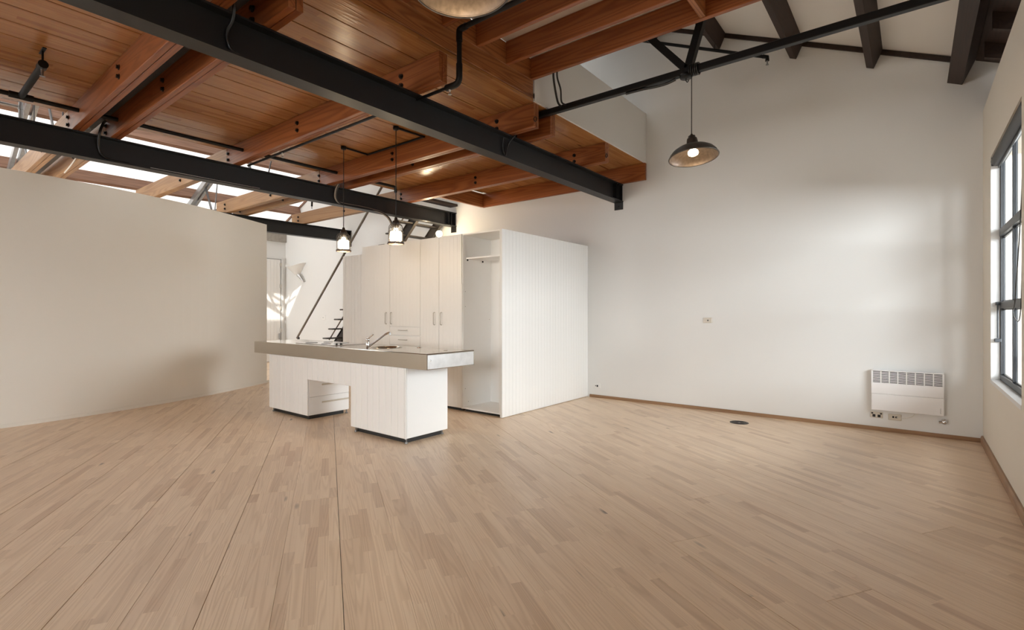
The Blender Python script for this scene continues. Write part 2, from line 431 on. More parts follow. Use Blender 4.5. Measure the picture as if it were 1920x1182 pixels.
for k in range(-26, 26):
    n0 = 0.0635 + PITCH*k + GAP[k+26]/2; n1 = 0.0635 + PITCH*(k+1) - GAP[k+27]/2
    s = -9.0 + rf.uniform(-3.6, 0)
    while s < 17:
        e = s + rf.choice((3.6, 4.8, 4.8, 5.4))
        poly = [tuple(dirv*a + nv*b) for a, b in ((s+.0008, n0), (e-.0008, n0), (e-.0008, n1), (s+.0008, n1))]
        for c in ((1, 0, XR+.02), (-1, 0, -(XL-.05)), (0, 1, YB+.02), (0, -1, -(YF-.05))): 
            if poly: poly = clip(poly, *c)
        if len(poly) >= 3:
            mx = sum(p[0] for p in poly)/len(poly); my = sum(p[1] for p in poly)/len(poly)
            ar = abs(sum(poly[i][0]*poly[(i+1)%len(poly)][1]-poly[(i+1)%len(poly)][0]*poly[i][1] for i in range(len(poly))))/2
            if ar > 0.01:
                ctr = dirv*((s+e)/2) + nv*n0
                loc = [((p[0]-ctr.x)*dirv.x+(p[1]-ctr.y)*dirv.y, -((p[0]-ctr.x)*nv.x+(p[1]-ctr.y)*nv.y)) for p in poly]
                cx = sum(p[0] for p in loc)/len(loc); cy = sum(p[1] for p in loc)/len(loc)
                # a tiny chamfer round the top so that the joints catch light
                ins = [(p[0]+(cx-p[0])*min(1, .0011/max(.02, abs(cx-p[0]))), p[1]+(cy-p[1])*min(1, .0011/max(.02, abs(cy-p[1])))) for p in loc]
                zt = rf.uniform(-.0004, .0004); n = len(loc)
                vs = [(*p, -.02) for p in loc] + [(*p, zt-.0011) for p in loc] + [(*p, zt) for p in ins]
                fs = [tuple(range(2*n, 3*n))] + [(i, (i+1)%n, n+(i+1)%n, n+i) for i in range(n)] + [(n+i, n+(i+1)%n, 2*n+(i+1)%n, 2*n+i) for i in range(n)]
                me = bpy.data.meshes.new('floor_board'); me.from_pydata(vs, [], fs); me.update(); me.materials.append(M['floor'])
                if me.polygons[0].normal.z < 0: me.flip_normals()
                o = bpy.data.objects.new('floor_board', me); COL.objects.link(o); o.parent = floor
                o.location = (ctr.x, ctr.y, 0); o.rotation_euler = (0, 0, math.atan2(dirv.y, dirv.x))
                n_board += 1
        s = e

# ------------------------------------------------------------------ walls
wb = MB().box(XL-.2, 1.35, YB, YB+.2, -.1, 7.3).build('wall_back', M['wall']); struct(wb, 'long white painted wall behind the cabinets')

def wall_with_holes(axis, c0, c1, a0, a1, z0, z1, holes):
    """wall slab, thickness c0..c1 on its own axis, running a0..a1, with rectangular openings (lo, hi, zlo, zhi)"""
    mb = MB()
    def bx(l, h, zl, zh):
        if h-l < 1e-4 or zh-zl < 1e-4: return
        if axis == 'X': mb.box(c0, c1, l, h, zl, zh)
        else: mb.box(l, h, c0, c1, zl, zh)
    cur = a0
    for (l, h, zl, zh) in sorted(holes):
        bx(cur, l, z0, z1); bx(l, h, z0, zl); bx(l, h, zh, z1); cur = h
    bx(cur, a1, z0, z1)
    return mb
WIN = [(4.66, 6.325, 0.71, 2.735), (-4.6, -2.0, 0.71, 2.735)]  # second opening is added out of view to let fill light in
wr = wall_with_holes('X', XR, XR+.24, YF, YB, -.1, 3.364, WIN).build('wall_right', M['wallr_shaded']); struct(wr, 'white wall with a steel framed window')
FW = [(-8.15, -4.25, 0.8, 2.7)]  # opening added behind the camera for the front fill
wf = wall_with_holes('Y', YF-.2, YF, XL-.2, 1.35, -.1, 7.3, FW).build('wall_front', M['wall']); struct(wf)
bay = wall_with_holes('Y', -5.0, -4.8, XL, -8.9, -.1, 4.6, [(-12.8, -9.6, 0.7, 3.3)]).build('wall_bay', M['wall']); struct(bay)
wl = MB().box(XL-.2, XL, YF-.2, YB+.2, -.1, 4.2).build('wall_left', M['wall']); struct(wl, 'white wall at the far end with a white door')
MB().box(XL, XL+.06, 2.0, YB, 3.22, 3.62).build('lintel', M['concrete'], wl)

# curved partition
PP = [(-8.80, -2.6), (-8.40, -1.5), (-8.20, -0.6), (-8.125, 0.3), (-8.138, .902), (-8.215, 1.517), (-8.41, 2.291), (-8.79, 3.313), (-9.515, 4.6)]
def catmull(P, st):
    E = [(2*P[0][0]-P[1][0], 2*P[0][1]-P[1][1])] + P + [(2*P[-1][0]-P[-2][0], 2*P[-1][1]-P[-2][1])]
    out = []
    for k in range(1, len(E)-2):
        for s in range(st):
            t = s/st
            out.append(tuple(0.5*(2*E[k][i]+(-E[k-1][i]+E[k+1][i])*t+(2*E[k-1][i]-5*E[k][i]+4*E[k+1][i]-E[k+2][i])*t*t+(-E[k-1][i]+3*E[k][i]-3*E[k+1][i]+E[k+2][i])*t**3) for i in (0, 1)))
    return out + [P[-1]]
C = catmull(PP, 8)
def ribbon(C, off0, off1, z0, z1, ext=0):
    nn = []
    for k in range(len(C)):
        a, b = C[max(k-1, 0)], C[min(k+1, len(C)-1)]
        t = Vector((b[0]-a[0], b[1]-a[1])).normalized(); nn.append(Vector((t.y, -t.x)))   # towards +X
    CC = [Vector(c) for c in C]
    if ext: CC[-1] = CC[-1] + (CC[-1]-CC[-2]).normalized()*ext
    vs = []
    for c, n in zip(CC, nn):
        a, b = c+n*off0, c+n*off1
        vs += [(a.x, a.y, z0), (b.x, b.y, z0), (b.x, b.y, z1), (a.x, a.y, z1)]
    fs = []
    for k in range(len(C)-1):
        o = 4*k
        for j in range(4): fs.append((o+j, o+(j+1) % 4, o+4+(j+1) % 4, o+4+j))
    fs += [(3, 2, 1, 0), (4*len(C)-4, 4*len(C)-3, 4*len(C)-2, 4*len(C)-1)]
    return MB().add(vs, fs)
wp = ribbon(C, -.11, 0, 0, 2.97).build('wall_partition', M['partition']); struct(wp, 'cream curved partition wall under the steel beams')
ribbon(C, 0, .014, 0.0, .042, ext=.05).build('baseboard', M['partition'], wp)

# roof lining, two slopes; the far one has an added opening for sun patches
def slope_slab(x0, x1, y0, y1, t=.06):
    return MB().prism([(x0, roof_z(x0)), (x1, roof_z(x1)), (x1, roof_z(x1)+t), (x0, roof_z(x0)+t)], 'Y', y0, y1)
cl = MB()
for (x0, x1, y0, y1) in ((RX, -5.4, YF-.2, YB+.1), (-5.4, -3.4, YF-.2, 2.6), (-5.4, -3.4, 5.6, YB+.1), (-3.4, .50, YF-.2, YB+.1)):
    z0_, z1_ = roof_z(x0), roof_z(x1)
    cl.prism([(x0, z0_), (x1, z1_), (x1, z1_+.06), (x0, z0_+.06)], 'Y', y0, y1)
ceiling = cl.build('ceiling', M['lining']); struct(ceiling, 'sloping white roof lining between dark purlins')
MB().add([(-5.4, 2.6, roof_z(-5.4)+.03), (-3.4, 2.6, roof_z(-3.4)+.03), (-3.4, 5.6, roof_z(-3.4)+.03), (-5.4, 5.6, roof_z(-5.4)+.03)], [(0, 1, 2, 3)]).build('roof_sheet', M['rooflight_added'], ceiling)  # unseen roof light added to brighten the wall above the parapet
SKX0, SKX1, SKY0, SKY1 = -10.75, -9.85, 1.85, 3.4  # unseen roof opening, placed so that the sun strikes the far door
mb = MB()
xs = [XL-.2, SKX0, SKX1, -9.2, -8.0, RX]
ys = [YF-.2, -3.2, -1.4, SKY0-.6, SKY0, SKY1, 5.0, YB+.1]
lin2 = MB().prism([(-9.2, roof_z(-9.2)+.07), (RX, roof_z(RX)+.07), (RX, roof_z(RX)+.10), (-9.2, roof_z(-9.2)+.10)], 'Y', YF-.2, 5.0)
lin2.prism([(-9.2, roof_z(-9.2)+.07), (-8.0, roof_z(-8.0)+.07), (-8.0, roof_z(-8.0)+.10), (-9.2, roof_z(-9.2)+.10)], 'Y', 5.0, YB+.1)
lin2.prism([(XL-.2, roof_z(XL-.2)+.07), (-9.2, roof_z(-9.2)+.07), (-9.2, roof_z(-9.2)+.10), (XL-.2, roof_z(XL-.2)+.10)], 'Y', YF-.2, -3.2)
ceil2 = lin2.build('ceiling', M['white_print']); struct(ceil2, 'far roof slope of bright white roof sheets between brown purlins')
for i in range(len(xs)-1):                                          # roof sheets with open joints, the far ones translucent
    for j in range(len(ys)-1):
        if xs[i] == SKX0 and ys[j] == SKY0: continue
        a, b, g = xs[i]+.002, xs[i+1]-.002, .002
        tl = (xs[i] < -9.3 and ys[j] >= -3.3) or (xs[i] == -8.0 and ys[j] == 5.0)  # sheet by the ridge is translucent as added light for the upper wall
        if tl: MB().add([(a, ys[j]+g, roof_z(a)), (b, ys[j]+g, roof_z(b)), (b, ys[j+1]-g, roof_z(b)), (a, ys[j+1]-g, roof_z(a))], [(0, 1, 2, 3)]).build('roof_sheet', M['rooflight'], ceil2)
        else: MB().prism([(a, roof_z(a)), (b, roof_z(b)), (b, roof_z(b)+.02), (a, roof_z(a)+.02)], 'Y', ys[j]+g, ys[j+1]-g).build('lining_panel', M['lining2'], ceil2)
for y in (SKY0+.6, SKY0+1.2):                                     # bars added over the unseen opening to break up the sun
    MB().bar((SKX0, y, roof_z(SKX0)+.05), (SKX1, y, roof_z(SKX1)+.05), .05, .05).build('sun_shaping_bar', M['winframe'], ceil2)
MB().bar(((SKX0+SKX1)/2, SKY0, roof_z(-10.3)+.05), ((SKX0+SKX1)/2, SKY1, roof_z(-10.3)+.05), .05, .05).build('sun_shaping_bar', M['winframe'], ceil2)

# eave recess over the right wall: dark boards and rafters
eave = MB().prism([(.50, roof_z(.50)-.012), (1.25, roof_z(1.25)-.012), (1.25, roof_z(1.25)+.03), (.50, roof_z(.50)+.03)], 'Y', YF-.2, YB+.1)
eave.box(1.16, 1.25, YF, YB, 3.0, 3.6)
eav = eave.build('trim_1', M['purlin']); struct(eav, 'dark boarded eave above the window wall')
for y in [YB-.42-i*.62 for i in range(9)]:
    MB().prism([(.53, roof_z(.53)-.16), (1.2, roof_z(1.2)-.13), (1.2, roof_z(1.2)-.01), (.53, roof_z(.53)-.01)], 'Y', y-.05, y).build('rafter', M['purlin'], eav)

# cornice strips under the lining along the back wall
def strip(x0, x1, name, mat, h=.055):
    o = MB().prism([(x0, roof_z(x0)-h-.005), (x1, roof_z(x1)-h-.005), (x1, roof_z(x1)-.004), (x0, roof_z(x0)-.004)], 'Y', YB-.025, YB-.001).build(name, mat)
    return struct(o)
strip(RX+.05, .44, 'trim_2', M['purlin']); strip(XL+.02, RX-.05, 'trim_3', M['purlinpale'])

# skirtings
bb = MB().prism([(YB, 0), (YB-.02, 0), (YB-.02, .03), (YB-.012, .042), (YB, .042)], 'X', -3.97, XR-.001).build('baseboard_back', M['skirt']); struct(bb, 'narrow brown timber skirting at the long white wall')
br = MB().prism([(XR, 0), (XR-.02, 0), (XR-.02, .055), (XR-.012, .072), (XR, .072)], 'Y', YF, YB-.021).build('baseboard_right', M['skirty']); struct(br, 'timber skirting under the steel window')
b3 = MB().box(XL, XL+.02, YF, 6.0, 0, .12).build('baseboard_left', M['cab']); struct(b3)

# ------------------------------------------------------------------ windows of the right wall, the second one added
def window(n, y0, y1, z0, z1, mull, full):
    XF0, XF1 = XR+.06, XR+.09
    fr = MB()
    fr.cbox(XF0, XF1, y1-.036, y1, z0, z1); fr.cbox(XF0, XF1, y0, y0+.036, z0, z1)
    fr.cbox(XF0, XF1, y0+.036, y1-.036, z0, z0+.05); fr.cbox(XF0, XF1, y0+.036, y1-.036, z1-.05, z1)
    w = fr.build('window_%d' % n, M['winframe']); struct(w, 'charcoal steel window with a grid of panes' if full else None)
    t1, t2 = 2.035, 1.385
    for t, hh in ((t1, .034), (t2, .03)):
        MB().cbox(XF0-.008, XF1, y0+.036, y1-.036, t-hh, t+hh).build('transom', M['winframe'], w)
    zs = [(z0+.05, t2-.03), (t2+.03, t1-.034), (t1+.034, z1-.05)]
    for m in mull:
        for zl, zh in zs:
            MB().cbox(XF0+.004, XF1, m-.016, m+.016, zl, zh, .003).build('mullion', M['winframe'], w)
    ed = [y0+.036] + sorted(sum([[m-.016, m+.016] for m in mull], [])) + [y1-.036]
    for k in range(0, len(ed), 2):
        for zl, zh in zs:
            MB().box(XF0+.024, XF0+.028, ed[k], ed[k+1], zl, zh).build('pane', M['pane'], w)
            # glazing bead
            if full:
                b = MB()
                for (a0, a1, c0, c1) in ((ed[k], ed[k+1], zl, zl+.012), (ed[k], ed[k+1], zh-.012, zh), (ed[k], ed[k]+.008, zl+.012, zh-.012), (ed[k+1]-.008, ed[k+1], zl+.012, zh-.012)):
                    b.box(XF0+.018, XF0+.032, a0, a1, c0, c1)
                b.build('glazing_bead', M['winframe'], w)
    sl = MB().box(XR-.004, XF0, y0, y1, z0-.03, z0+.002); sl.build('sill', M['reveal'], w)
    rv = MB().box(XR-.001, XF0, y1-.002, y1+.0015, z0, z1); rv.build('reveal', M['reveal'], w)
    return w
w1 = window(1, *WIN[0], [5.625, 4.98], True)
window(2, *WIN[1], [-3.95, -3.3, -2.65], False)  # unseen window added to let fill light in
# casement stay: arm and hanging rod of the awning sash
cs = MB().cbox(XR+.025, XR+.06, 6.22, 6.30, 1.385, 1.415, .003); cs.tube([(XR+.04, 6.27, 1.39), (XR+.04, 6.275, 1.09)], .006, 8)
cs.cbox(XR+.018, XR+.062, 6.245, 6.30, 1.055, 1.085, .003)
cs.build('window_stay', M['winframe'], w1)
for z in (1.95, .93): MB().cbox(XR+.112, XR+.13, 5.44, 5.50, z-.06, z+.06, .003).build('hinge', M['truss'], w1)

# roller blind rolled up at the head of the window
rb = thing('roller_blind', (XR, 5.51, 2.66), 'charcoal roller blind rolled up under the window head', 'blind')
MB().tube([(XR+.042, 4.675, 2.690), (XR+.042, 6.312, 2.690)], .045, 24).build('rolled_fabric', M['blind'], rb)
MB().cbox(XR+.044, XR+.056, 4.69, 6.30, 2.622, 2.648, .003).build('bottom_bar', M['winframe'], rb)
for y in (4.668, 6.319): MB().cbox(XR+.002, XR+.058, y-.005, y+.005, 2.65, 2.730, .003).build('bracket', M['winframe'], rb)
MB().tube([(XR+.03, 4.80, 2.65), (XR+.03, 4.95, 2.0), (XR+.035, 5.24, 1.42), (XR+.035, 5.34, 1.33), (XR+.035, 5.22, 1.27), (XR+.035, 5.0, 1.32), (XR+.03, 4.86, 1.9), (XR+.03, 4.79, 2.65)], .0035, 6, 8).build('chain', M['cable'], rb)

# wall across the lane, seen through the panes
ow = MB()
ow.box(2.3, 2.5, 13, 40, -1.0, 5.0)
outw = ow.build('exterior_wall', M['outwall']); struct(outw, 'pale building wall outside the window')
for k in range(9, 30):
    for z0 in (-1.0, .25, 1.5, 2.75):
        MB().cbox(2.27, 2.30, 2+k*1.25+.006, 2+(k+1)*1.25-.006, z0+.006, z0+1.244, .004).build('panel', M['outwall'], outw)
sun_block_wall = MB().box(8.2, 8.6, -40, 12.9, -1.0, 14.0).build('exterior_wall', M['outwall']); struct(sun_block_wall)  # unseen wall added to keep the sun out of the right wall's openings
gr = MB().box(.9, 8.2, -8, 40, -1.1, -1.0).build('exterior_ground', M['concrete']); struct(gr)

# ------------------------------------------------------------------ far door
d1 = thing('door_1', (XL, 6.42, 0), None, None); d1['kind'] = 'structure'; d1['label'] = 'white boarded door at the far end of the hall'
dl = MB().cbox(XL+.012, XL+.05, 6.01, 6.825, .02, 2.74).build('door_leaf', M['cab'], d1)
for k in range(9): MB().cbox(XL+.05, XL+.056, 6.02+k*.089, 6.02+(k+1)*.089-.006, .03, 2.73, .002).build('board', M['cab'], d1)
fr = MB().box(XL, XL+.06, 6.845, 6.90, 0, 2.80); fr.box(XL, XL+.06, 5.94, 6.0, 0, 2.80); fr.box(XL, XL+.06, 6.0, 6.845, 2.755, 2.80); fr.build('frame', M['reveal'], d1)
for z in (2.6, 2.03, 1.44, .84): MB().cbox(XL+.05, XL+.075, 6.805, 6.85, z-.05, z+.05, .003).build('hinge', M['brush'], d1)
MB().cbox(XL+.056, XL+.09, 6.77, 6.79, .60, .76, .003).build('bolt', M['galv'], d1)

# ------------------------------------------------------------------ steel beams
def ibeam(x, y0, y1, label, end_bracket=True):
    t = thing('steel_beam', (x, (y0+y1)/2, BZ0), label, 'beam', 'black steel beams under the timber floor')
    w = .075; fl = .014
    mb = MB().prism([(x-w, BZ0), (x+w, BZ0), (x+w, BZ0+fl), (x+.006, BZ0+fl), (x+.006, BZ1-fl), (x+w, BZ1-fl), (x+w, BZ1), (x-w, BZ1), (x-w, BZ1-fl), (x-.006, BZ1-fl), (x-.006, BZ0+fl), (x-w, BZ0+fl)], 'Y', y0, y1)
    mb.build('i_section', M['black'], t)
    if end_bracket:
        for s in (-1, 1):
            for dy in (.03, .14, .20): MB().box(x+s*.006, x+s*.07, y1-dy, y1-dy+.010, BZ0+fl, BZ1-fl).build('stiffener', M['black'], t)
        MB().cbox(x-.068, x+.072, y1-.012, y1-.002, BZ0-.11, BZ0-.0005, .002).build('cleat', M['black'], t)
        MB().lathe([(0, .014), (.012, .014), (.012, 0)], 6, (x, y1-.012, BZ0-.06), rot_to((0, -1, 0)), False).build('cleat_bolt', M['bolt'], t)
    return t
B1 = ibeam(BEAM_X[0], YF+.02, YB, 'long black steel beam over the open floor, closest to the pendant lamp')
B2 = ibeam(BEAM_X[1], YF+.02, YB, 'black steel beam above the kitchen island, draped with a cable bundle')
B3 = ibeam(BEAM_X[2], YF+.02, YB, 'short looking black steel beam beyond the end of the curved partition')

# ------------------------------------------------------------------ timber joists (two planks bolted together)
def hexbolt(mb, x, y, z, r=.016):
    m = rot_to((0, -1, 0))
    mb.lathe([(0, .006), (r*1.45, .006), (r*1.45, 0)], 12, (x, y, z), m, False)
    mb.lathe([(0, .022), (r, .022), (r, .006)], 6, (x, y, z), m, False)
    return mb
def joist(yf, x0, x1, xs_, label, bolts, single=False, w=.047, z0=JZ0, z1=JZ1, gap=.004, xpale=None, ring=False):
    t = thing('timber_joist', ((x0+x1)/2, yf+w, z0), label, 'joist', 'oiled timber joists over the steel beams')
    seg = [(xs_, x1, M['joist'])]
    if xs_ > x0: seg.append((x0, xs_, M['joistpale']))
    for k in range(1 if single else 2):
        ya = yf + k*(w+gap)
        for n, (a, b, m) in enumerate(seg):
            MB().cbox(a+(.002 if n == 0 and len(seg) > 1 else 0), b-(.002 if n == 1 else 0), ya, ya+w, z0, z1, .004).build('plank' if n == 0 else 'spliced_plank', m, t)
    for (bx, bz) in bolts: hexbolt(MB(), bx, yf, bz).build('bolt', M['bolt'], t)
    if ring:
        c = Vector((x1+.010, yf+.02, z0+.075))
        pts = [c + Vector((.004*math.cos(a), .022*math.sin(a), .022*math.cos(a))) for a in [2*math.pi*i/16 for i in range(17)]]
        MB().tube(pts, .0045, 6).build('eye_ring', M['bolt'], t)
    return t
def bl(*xs): return [(x, z) for x in xs for z in (3.32, 3.40)]
XP = -7.08
joist(6.93, -6.18, -3.035, -6.18, 'short timber joist lying along the long white wall', [], single=True)
joist(5.775, -10.80, -3.065, XP, 'second timber joist from the long white wall, its pale end past the last beam', bl(-3.52, -5.29, -7.06, -8.79, -10.52), ring=True)
joist(4.225, -10.8, -3.065, XP, 'front timber joist of the pair over the kitchen island and its two hanging lamps', bl(-3.555, -5.34, -7.09, -8.60, -10.4), ring=True)
joist(4.535, -10.8, -3.065, XP, 'rear timber joist of the pair beside the black truss rod', bl(-3.54, -5.30, -7.06, -8.78, -10.47))
joist(2.90, -10.8, -3.065, XP, 'single standing timber joist with a thin black pipe along its lower edge', bl(-3.54, -5.30, -7.04, -8.7))
joist(1.30, -10.8, -3.065, XP, 'front timber joist of the pair in the upper corner near the black drop pipe', bl(-4.01, -5.28, -7.06, -8.44))
joist(1.62, -10.8, -3.065, XP, 'rear timber joist of the pair in the upper corner, over the looped cable', bl(-3.545, -5.27, -7.06, -8.5))
joist(-.30, -10.8, -3.065, XP, 'timber joist overhead near the camera', bl(-5.28))
# stair trimmer
tm = thing('stair_trimmer', (-6.18, 6.4, JZ0), 'short timber trimmer closing the stair opening', 'trimmer')
MB().cbox(-6.205, -6.16, 5.88, 6.928, JZ0, JZ1).build('plank', M['joisty'], tm)

# ------------------------------------------------------------------ mezzanine deck boards
dk = thing('mezzanine_deck', (-5.1, 2.5, JZ1), 'orange oiled pine board deck of the mezzanine', 'deck')
edges = [-4.99 + .275*i for i in range(-8, 8)]
edges[0] = DECK_X0; edges[-1] = DECK_X1
rd = random.Random(5)
for i in range(len(edges)-1):
    cuts = [-4.6] + sorted(rd.choice((1.35, 2.95, 4.58, -.25)) for _ in range(1)) + [YB-.02]
    for j in range(len(cuts)-1):
        y0, y1 = cuts[j], cuts[j+1]
        if edges[i] < -6.2 and y1 > 5.86: y1 = 5.86                   # stair opening
        if y1-y0 < .2: continue
        a, b = edges[i]+.0048, edges[i+1]-.0048
        o = MB().cbox(a, b, y0+.001, y1-.001, JZ1+.001, JZ1+DECK_T, .0025).build('deck_board', M['deck'], dk, org=((a+b)/2, (y0+y1)/2, JZ1))
        o.location = Vector(((a+b)/2, (y0+y1)/2, JZ1)) - Vector(ORG[dk.name])

MB().box(DECK_X0+.01, -6.21, -4.6, 5.85, JZ1+DECK_T, JZ1+DECK_T+.02).box(-6.21, DECK_X1-.05, -4.6, YB-.03, JZ1+DECK_T, JZ1+DECK_T+.02).build('joint_backing', M['subfloor'], dk)  # dark sheet added to stop light coming through the board joints
# edge trimmers of the upper platform, fixed on the deck edge
UZ0, UZ1, UY1 = 3.700, 3.915, 4.215
ft = thing('edge_beam', (-3.06, .5, JZ1+DECK_T), 'orange timber edge beam of two stacked planks above the deck edge', 'beam')
MB().cbox(-3.105, -3.058, -4.6, UY1, JZ1+DECK_T+.002, UZ0-.003, .004).build('lower_plank', M['joisty'], ft)
MB().cbox(-3.108, -3.061, -4.6, UY1, UZ0-.001, UZ1, .004).build('upper_plank', M['joisty'], ft)
UX1 = -.30
for nm, y in (('hanging low beside the big zinc lamp, partly hidden', 2.93), ('third from the white parapet', 3.345), ('second from the white parapet', 3.765), ('along the white parapet end, above the black truss rod', 4.168), ('fifth from the white parapet, above the camera', 2.51), ('sixth from the white parapet, above the camera', 2.1)):
    t = thing('platform_joist', (-1.7, y, UZ0), 'reddish timber platform joist ' + nm, 'joist', 'timber joists of the upper platform')
    MB().cbox(-3.058, UX1, y, y+.045, UZ0, UZ1, .004).build('plank', M['joist'], t)
t = thing('blocking_piece', (-1.33, 3.98, UZ0), 'short timber blocking between two platform joists', 'blocking')
MB().cbox(-1.355, -1.31, 3.812, 4.166, UZ0+.004, UZ1, .003).build('plank', M['joisty'], t)
pf = MB().box(-3.06, UX1, 1.6, 4.215, UZ1+.001, UZ1+.02).build('ceiling_board', M['lining']); tag(pf, 'white board lying on the reddish platform joists', 'board', None, 'thing')

# white parapet of the mezzanine
pw = MB().box(-3.12, -3.046, UY1+.004, YB-.001, JZ1+DECK_T+.001, 4.212)
pw.box(-3.062, -3.040, UY1+.004, YB-.001, JZ1+.004, JZ1+.085)
par = pw.build('wall_parapet', M['wall']); struct(par, 'white plastered parapet on the deck edge')

# ------------------------------------------------------------------ roof purlins
def purlin(x, depth, w, mat, label, group, y0=YF+.02):
    s = SR if x >= RX else -SL
    a = math.atan(s); up = Vector((math.sin(a), 0, math.cos(a)))      # square to the slope
    ac = Vector((math.cos(a), 0, -math.sin(a)))
    zb = roof_z(x) - .004
    top = Vector((x, 0, zb)); q = [top - ac*w/2, top + ac*w/2, top + ac*w/2 - up*depth, top - ac*w/2 - up*depth]
    t = thing('roof_purlin', (x, 1, zb-depth), label, 'purlin', group)
    MB().prism([(p.x, p.z) for p in q], 'Y', y0, YB-.001).build('timber', mat, t)
    return t
gR = 'dark roof purlins over the open floor'
purlin(.44, .25, .13, M['purlin'], 'thick dark purlin hugging the window wall', gR)
purlin(-.30, .20, .075, M['purlin'], 'dark purlin next to the thick one at the window wall', gR)
purlin(-1.07, .20, .075, M['purlin'], 'dark purlin third from the window wall', gR)
purlin(-1.97, .20, .075, M['purlin'], 'dark purlin above the black truss node', gR)
purlin(-2.85, .20, .075, M['purlin'], 'dark purlin peeping out behind the platform joist', gR)
for x, q in ((-3.7, 'first'), (-4.5, 'second'), (-5.35, 'third')): purlin(x, .20, .075, M['purlin'], q+' dark purlin in from the parapet, high above the mezzanine', gR)
gL = 'brown roof purlins of the far roof slope'
purlin(-11.22, .22, .09, M['purlinpale'], 'brown purlin seen just under the edge of the deck', gL)
purlin(-12.71, .22, .09, M['purlinpale'], 'brown purlin just above the curved partition', gL)
for x, q in ((-7.0, 'first'), (-8.2, 'second'), (-9.3, 'third')): purlin(x, .2, .08, M['purlinpale'], q+' brown purlin down from the ridge of the far roof slope', gL)

# ------------------------------------------------------------------ roof trusses
def truss(y, x1, label, webs, grey):
    t = thing('roof_truss', (-6, y, 3.42), label, 'truss', 'steel roof trusses')
    MB().cbox(-7.3, x1, y-.03, y+.03, 3.418, 3.478, .006).build('bottom_chord', M['blackp'], t)
    MB().cbox(-13.1, -7.3, y-.03, y+.03, 3.418, 3.478, .006).build('bottom_chord', M['truss'], t)
    for s in (-1, 1):
        MB().bar((RX, y+s*.045, roof_z(RX)-.34), (.35, y+s*.045, roof_z(.35)-.34), .05, .11).build('top_chord', M['blackp'], t)
        MB().bar((RX, y+s*.045, roof_z(RX)-.34), (-13.3, y+s*.045, roof_z(-13.3)-.34), .055, .12).build('top_chord', M['galv'], t)
    for (a, b, w, m) in webs:
        MB().bar((a[0], y, a[1]), (b[0], y, b[1]), w if m != 'truss' else .012, w).build('web', M[m], t)
    return t
NX = -1.575
webs = [((NX, 3.47), (-3.07, 5.22), .062, 'blackp'), ((NX+.02, 3.47), (-1.27, 4.42), .062, 'blackp'),
        ((-9.0, 3.46), (-9.95, 4.75), .075, 'truss'), ((-8.78, 3.46), (-8.55, 5.4), .028, 'truss'), ((-10.85, 3.46), (-11.6, 4.25), .075, 'truss'), ((-10.72, 3.46), (-10.6, 4.6), .028, 'truss')]
tr1 = truss(4.47, .50, 'black steel roof truss whose rod runs out over the open floor', [w_ for w_ in webs[:2]] + [((-11.65, 3.46), (-12.02, 4.10), .07, 'truss'), ((-11.5, 3.46), (-11.32, 4.3), .03, 'truss'), ((-9.62, 3.46), (-9.95, 4.16), .08, 'truss'), ((-9.35, 3.46), (-8.8, 4.7), .03, 'truss')], True)
# node cap, wraps and lifting hook at the visible node
MB().lathe([(0, -.012), (.05, -.012), (.055, 0), (.055, .02), (0, .02)], 20, (NX, 4.47, 3.405)).build('node_cap', M['blackp'], tr1)
MB().tube([(NX, 4.47, 3.395), (NX, 4.47, 3.37), (NX+.012, 4.47, 3.355), (NX+.024, 4.47, 3.37)], .004, 6, 4).build('hook', M['blackp'], tr1)
tr2 = truss(1.55, .50, 'grey and black roof truss threaded between the pair of joists in the upper corner', webs, True)

# ------------------------------------------------------------------ black sprinkler pipes
sp = thing('sprinkler_pipe', (-6.73, 2.5, 3.42), 'black sprinkler pipe along the far deck edge', 'pipe')
px_, pz_ = -6.615, 3.365
for a, b in ((-4.5, -.30), (-.20, 1.298), (1.403, 1.618), (1.723, 2.898), (3.005, 4.223), (4.64, 5.27)):
    MB().tube([(px_, a, pz_), (px_, b, pz_)], .0215, 12).build('pipe_run', M['blackp'], sp)
MB().tube([(px_, 5.24, pz_), (px_, 5.29, pz_), (px_, 5.30, pz_-.09)], .024, 12).build('elbow', M['blackp'], sp)
MB().tube([(px_, 5.30, pz_-.09), (px_, 5.30, pz_-.125)], .010, 10).build('sprinkler_head', M['galv'], sp)
MB().tube([(px_+.01, .875, pz_), (-5.68, .875, pz_)], .026, 12).build('branch_pipe', M['blackp'], sp)
MB().tube([(px_, .79, pz_), (px_, .96, pz_)], .031, 12).build('tee', M['blackp'], sp)
MB().tube([(-5.70, .875, pz_), (-5.61, .875, pz_)], .034, 12).build('end_cap', M['blackp'], sp)
MB().tube([(-5.64, .875, pz_), (-5.64, .875, JZ1-.001)], .008, 8).build('hanger_rod', M['blackp'], sp)
MB().cbox(-5.72, -5.56, .862, .888, JZ1-.008, JZ1, .002).build('hanger_plate', M['blackp'], sp)
MB().tube([(-5.65, .875, pz_-.03), (-5.65, .875, pz_-.085), (-5.65, .875, pz_-.09)], [.012, .008, .02], 10).build('sprinkler_head', M['galv'], sp)

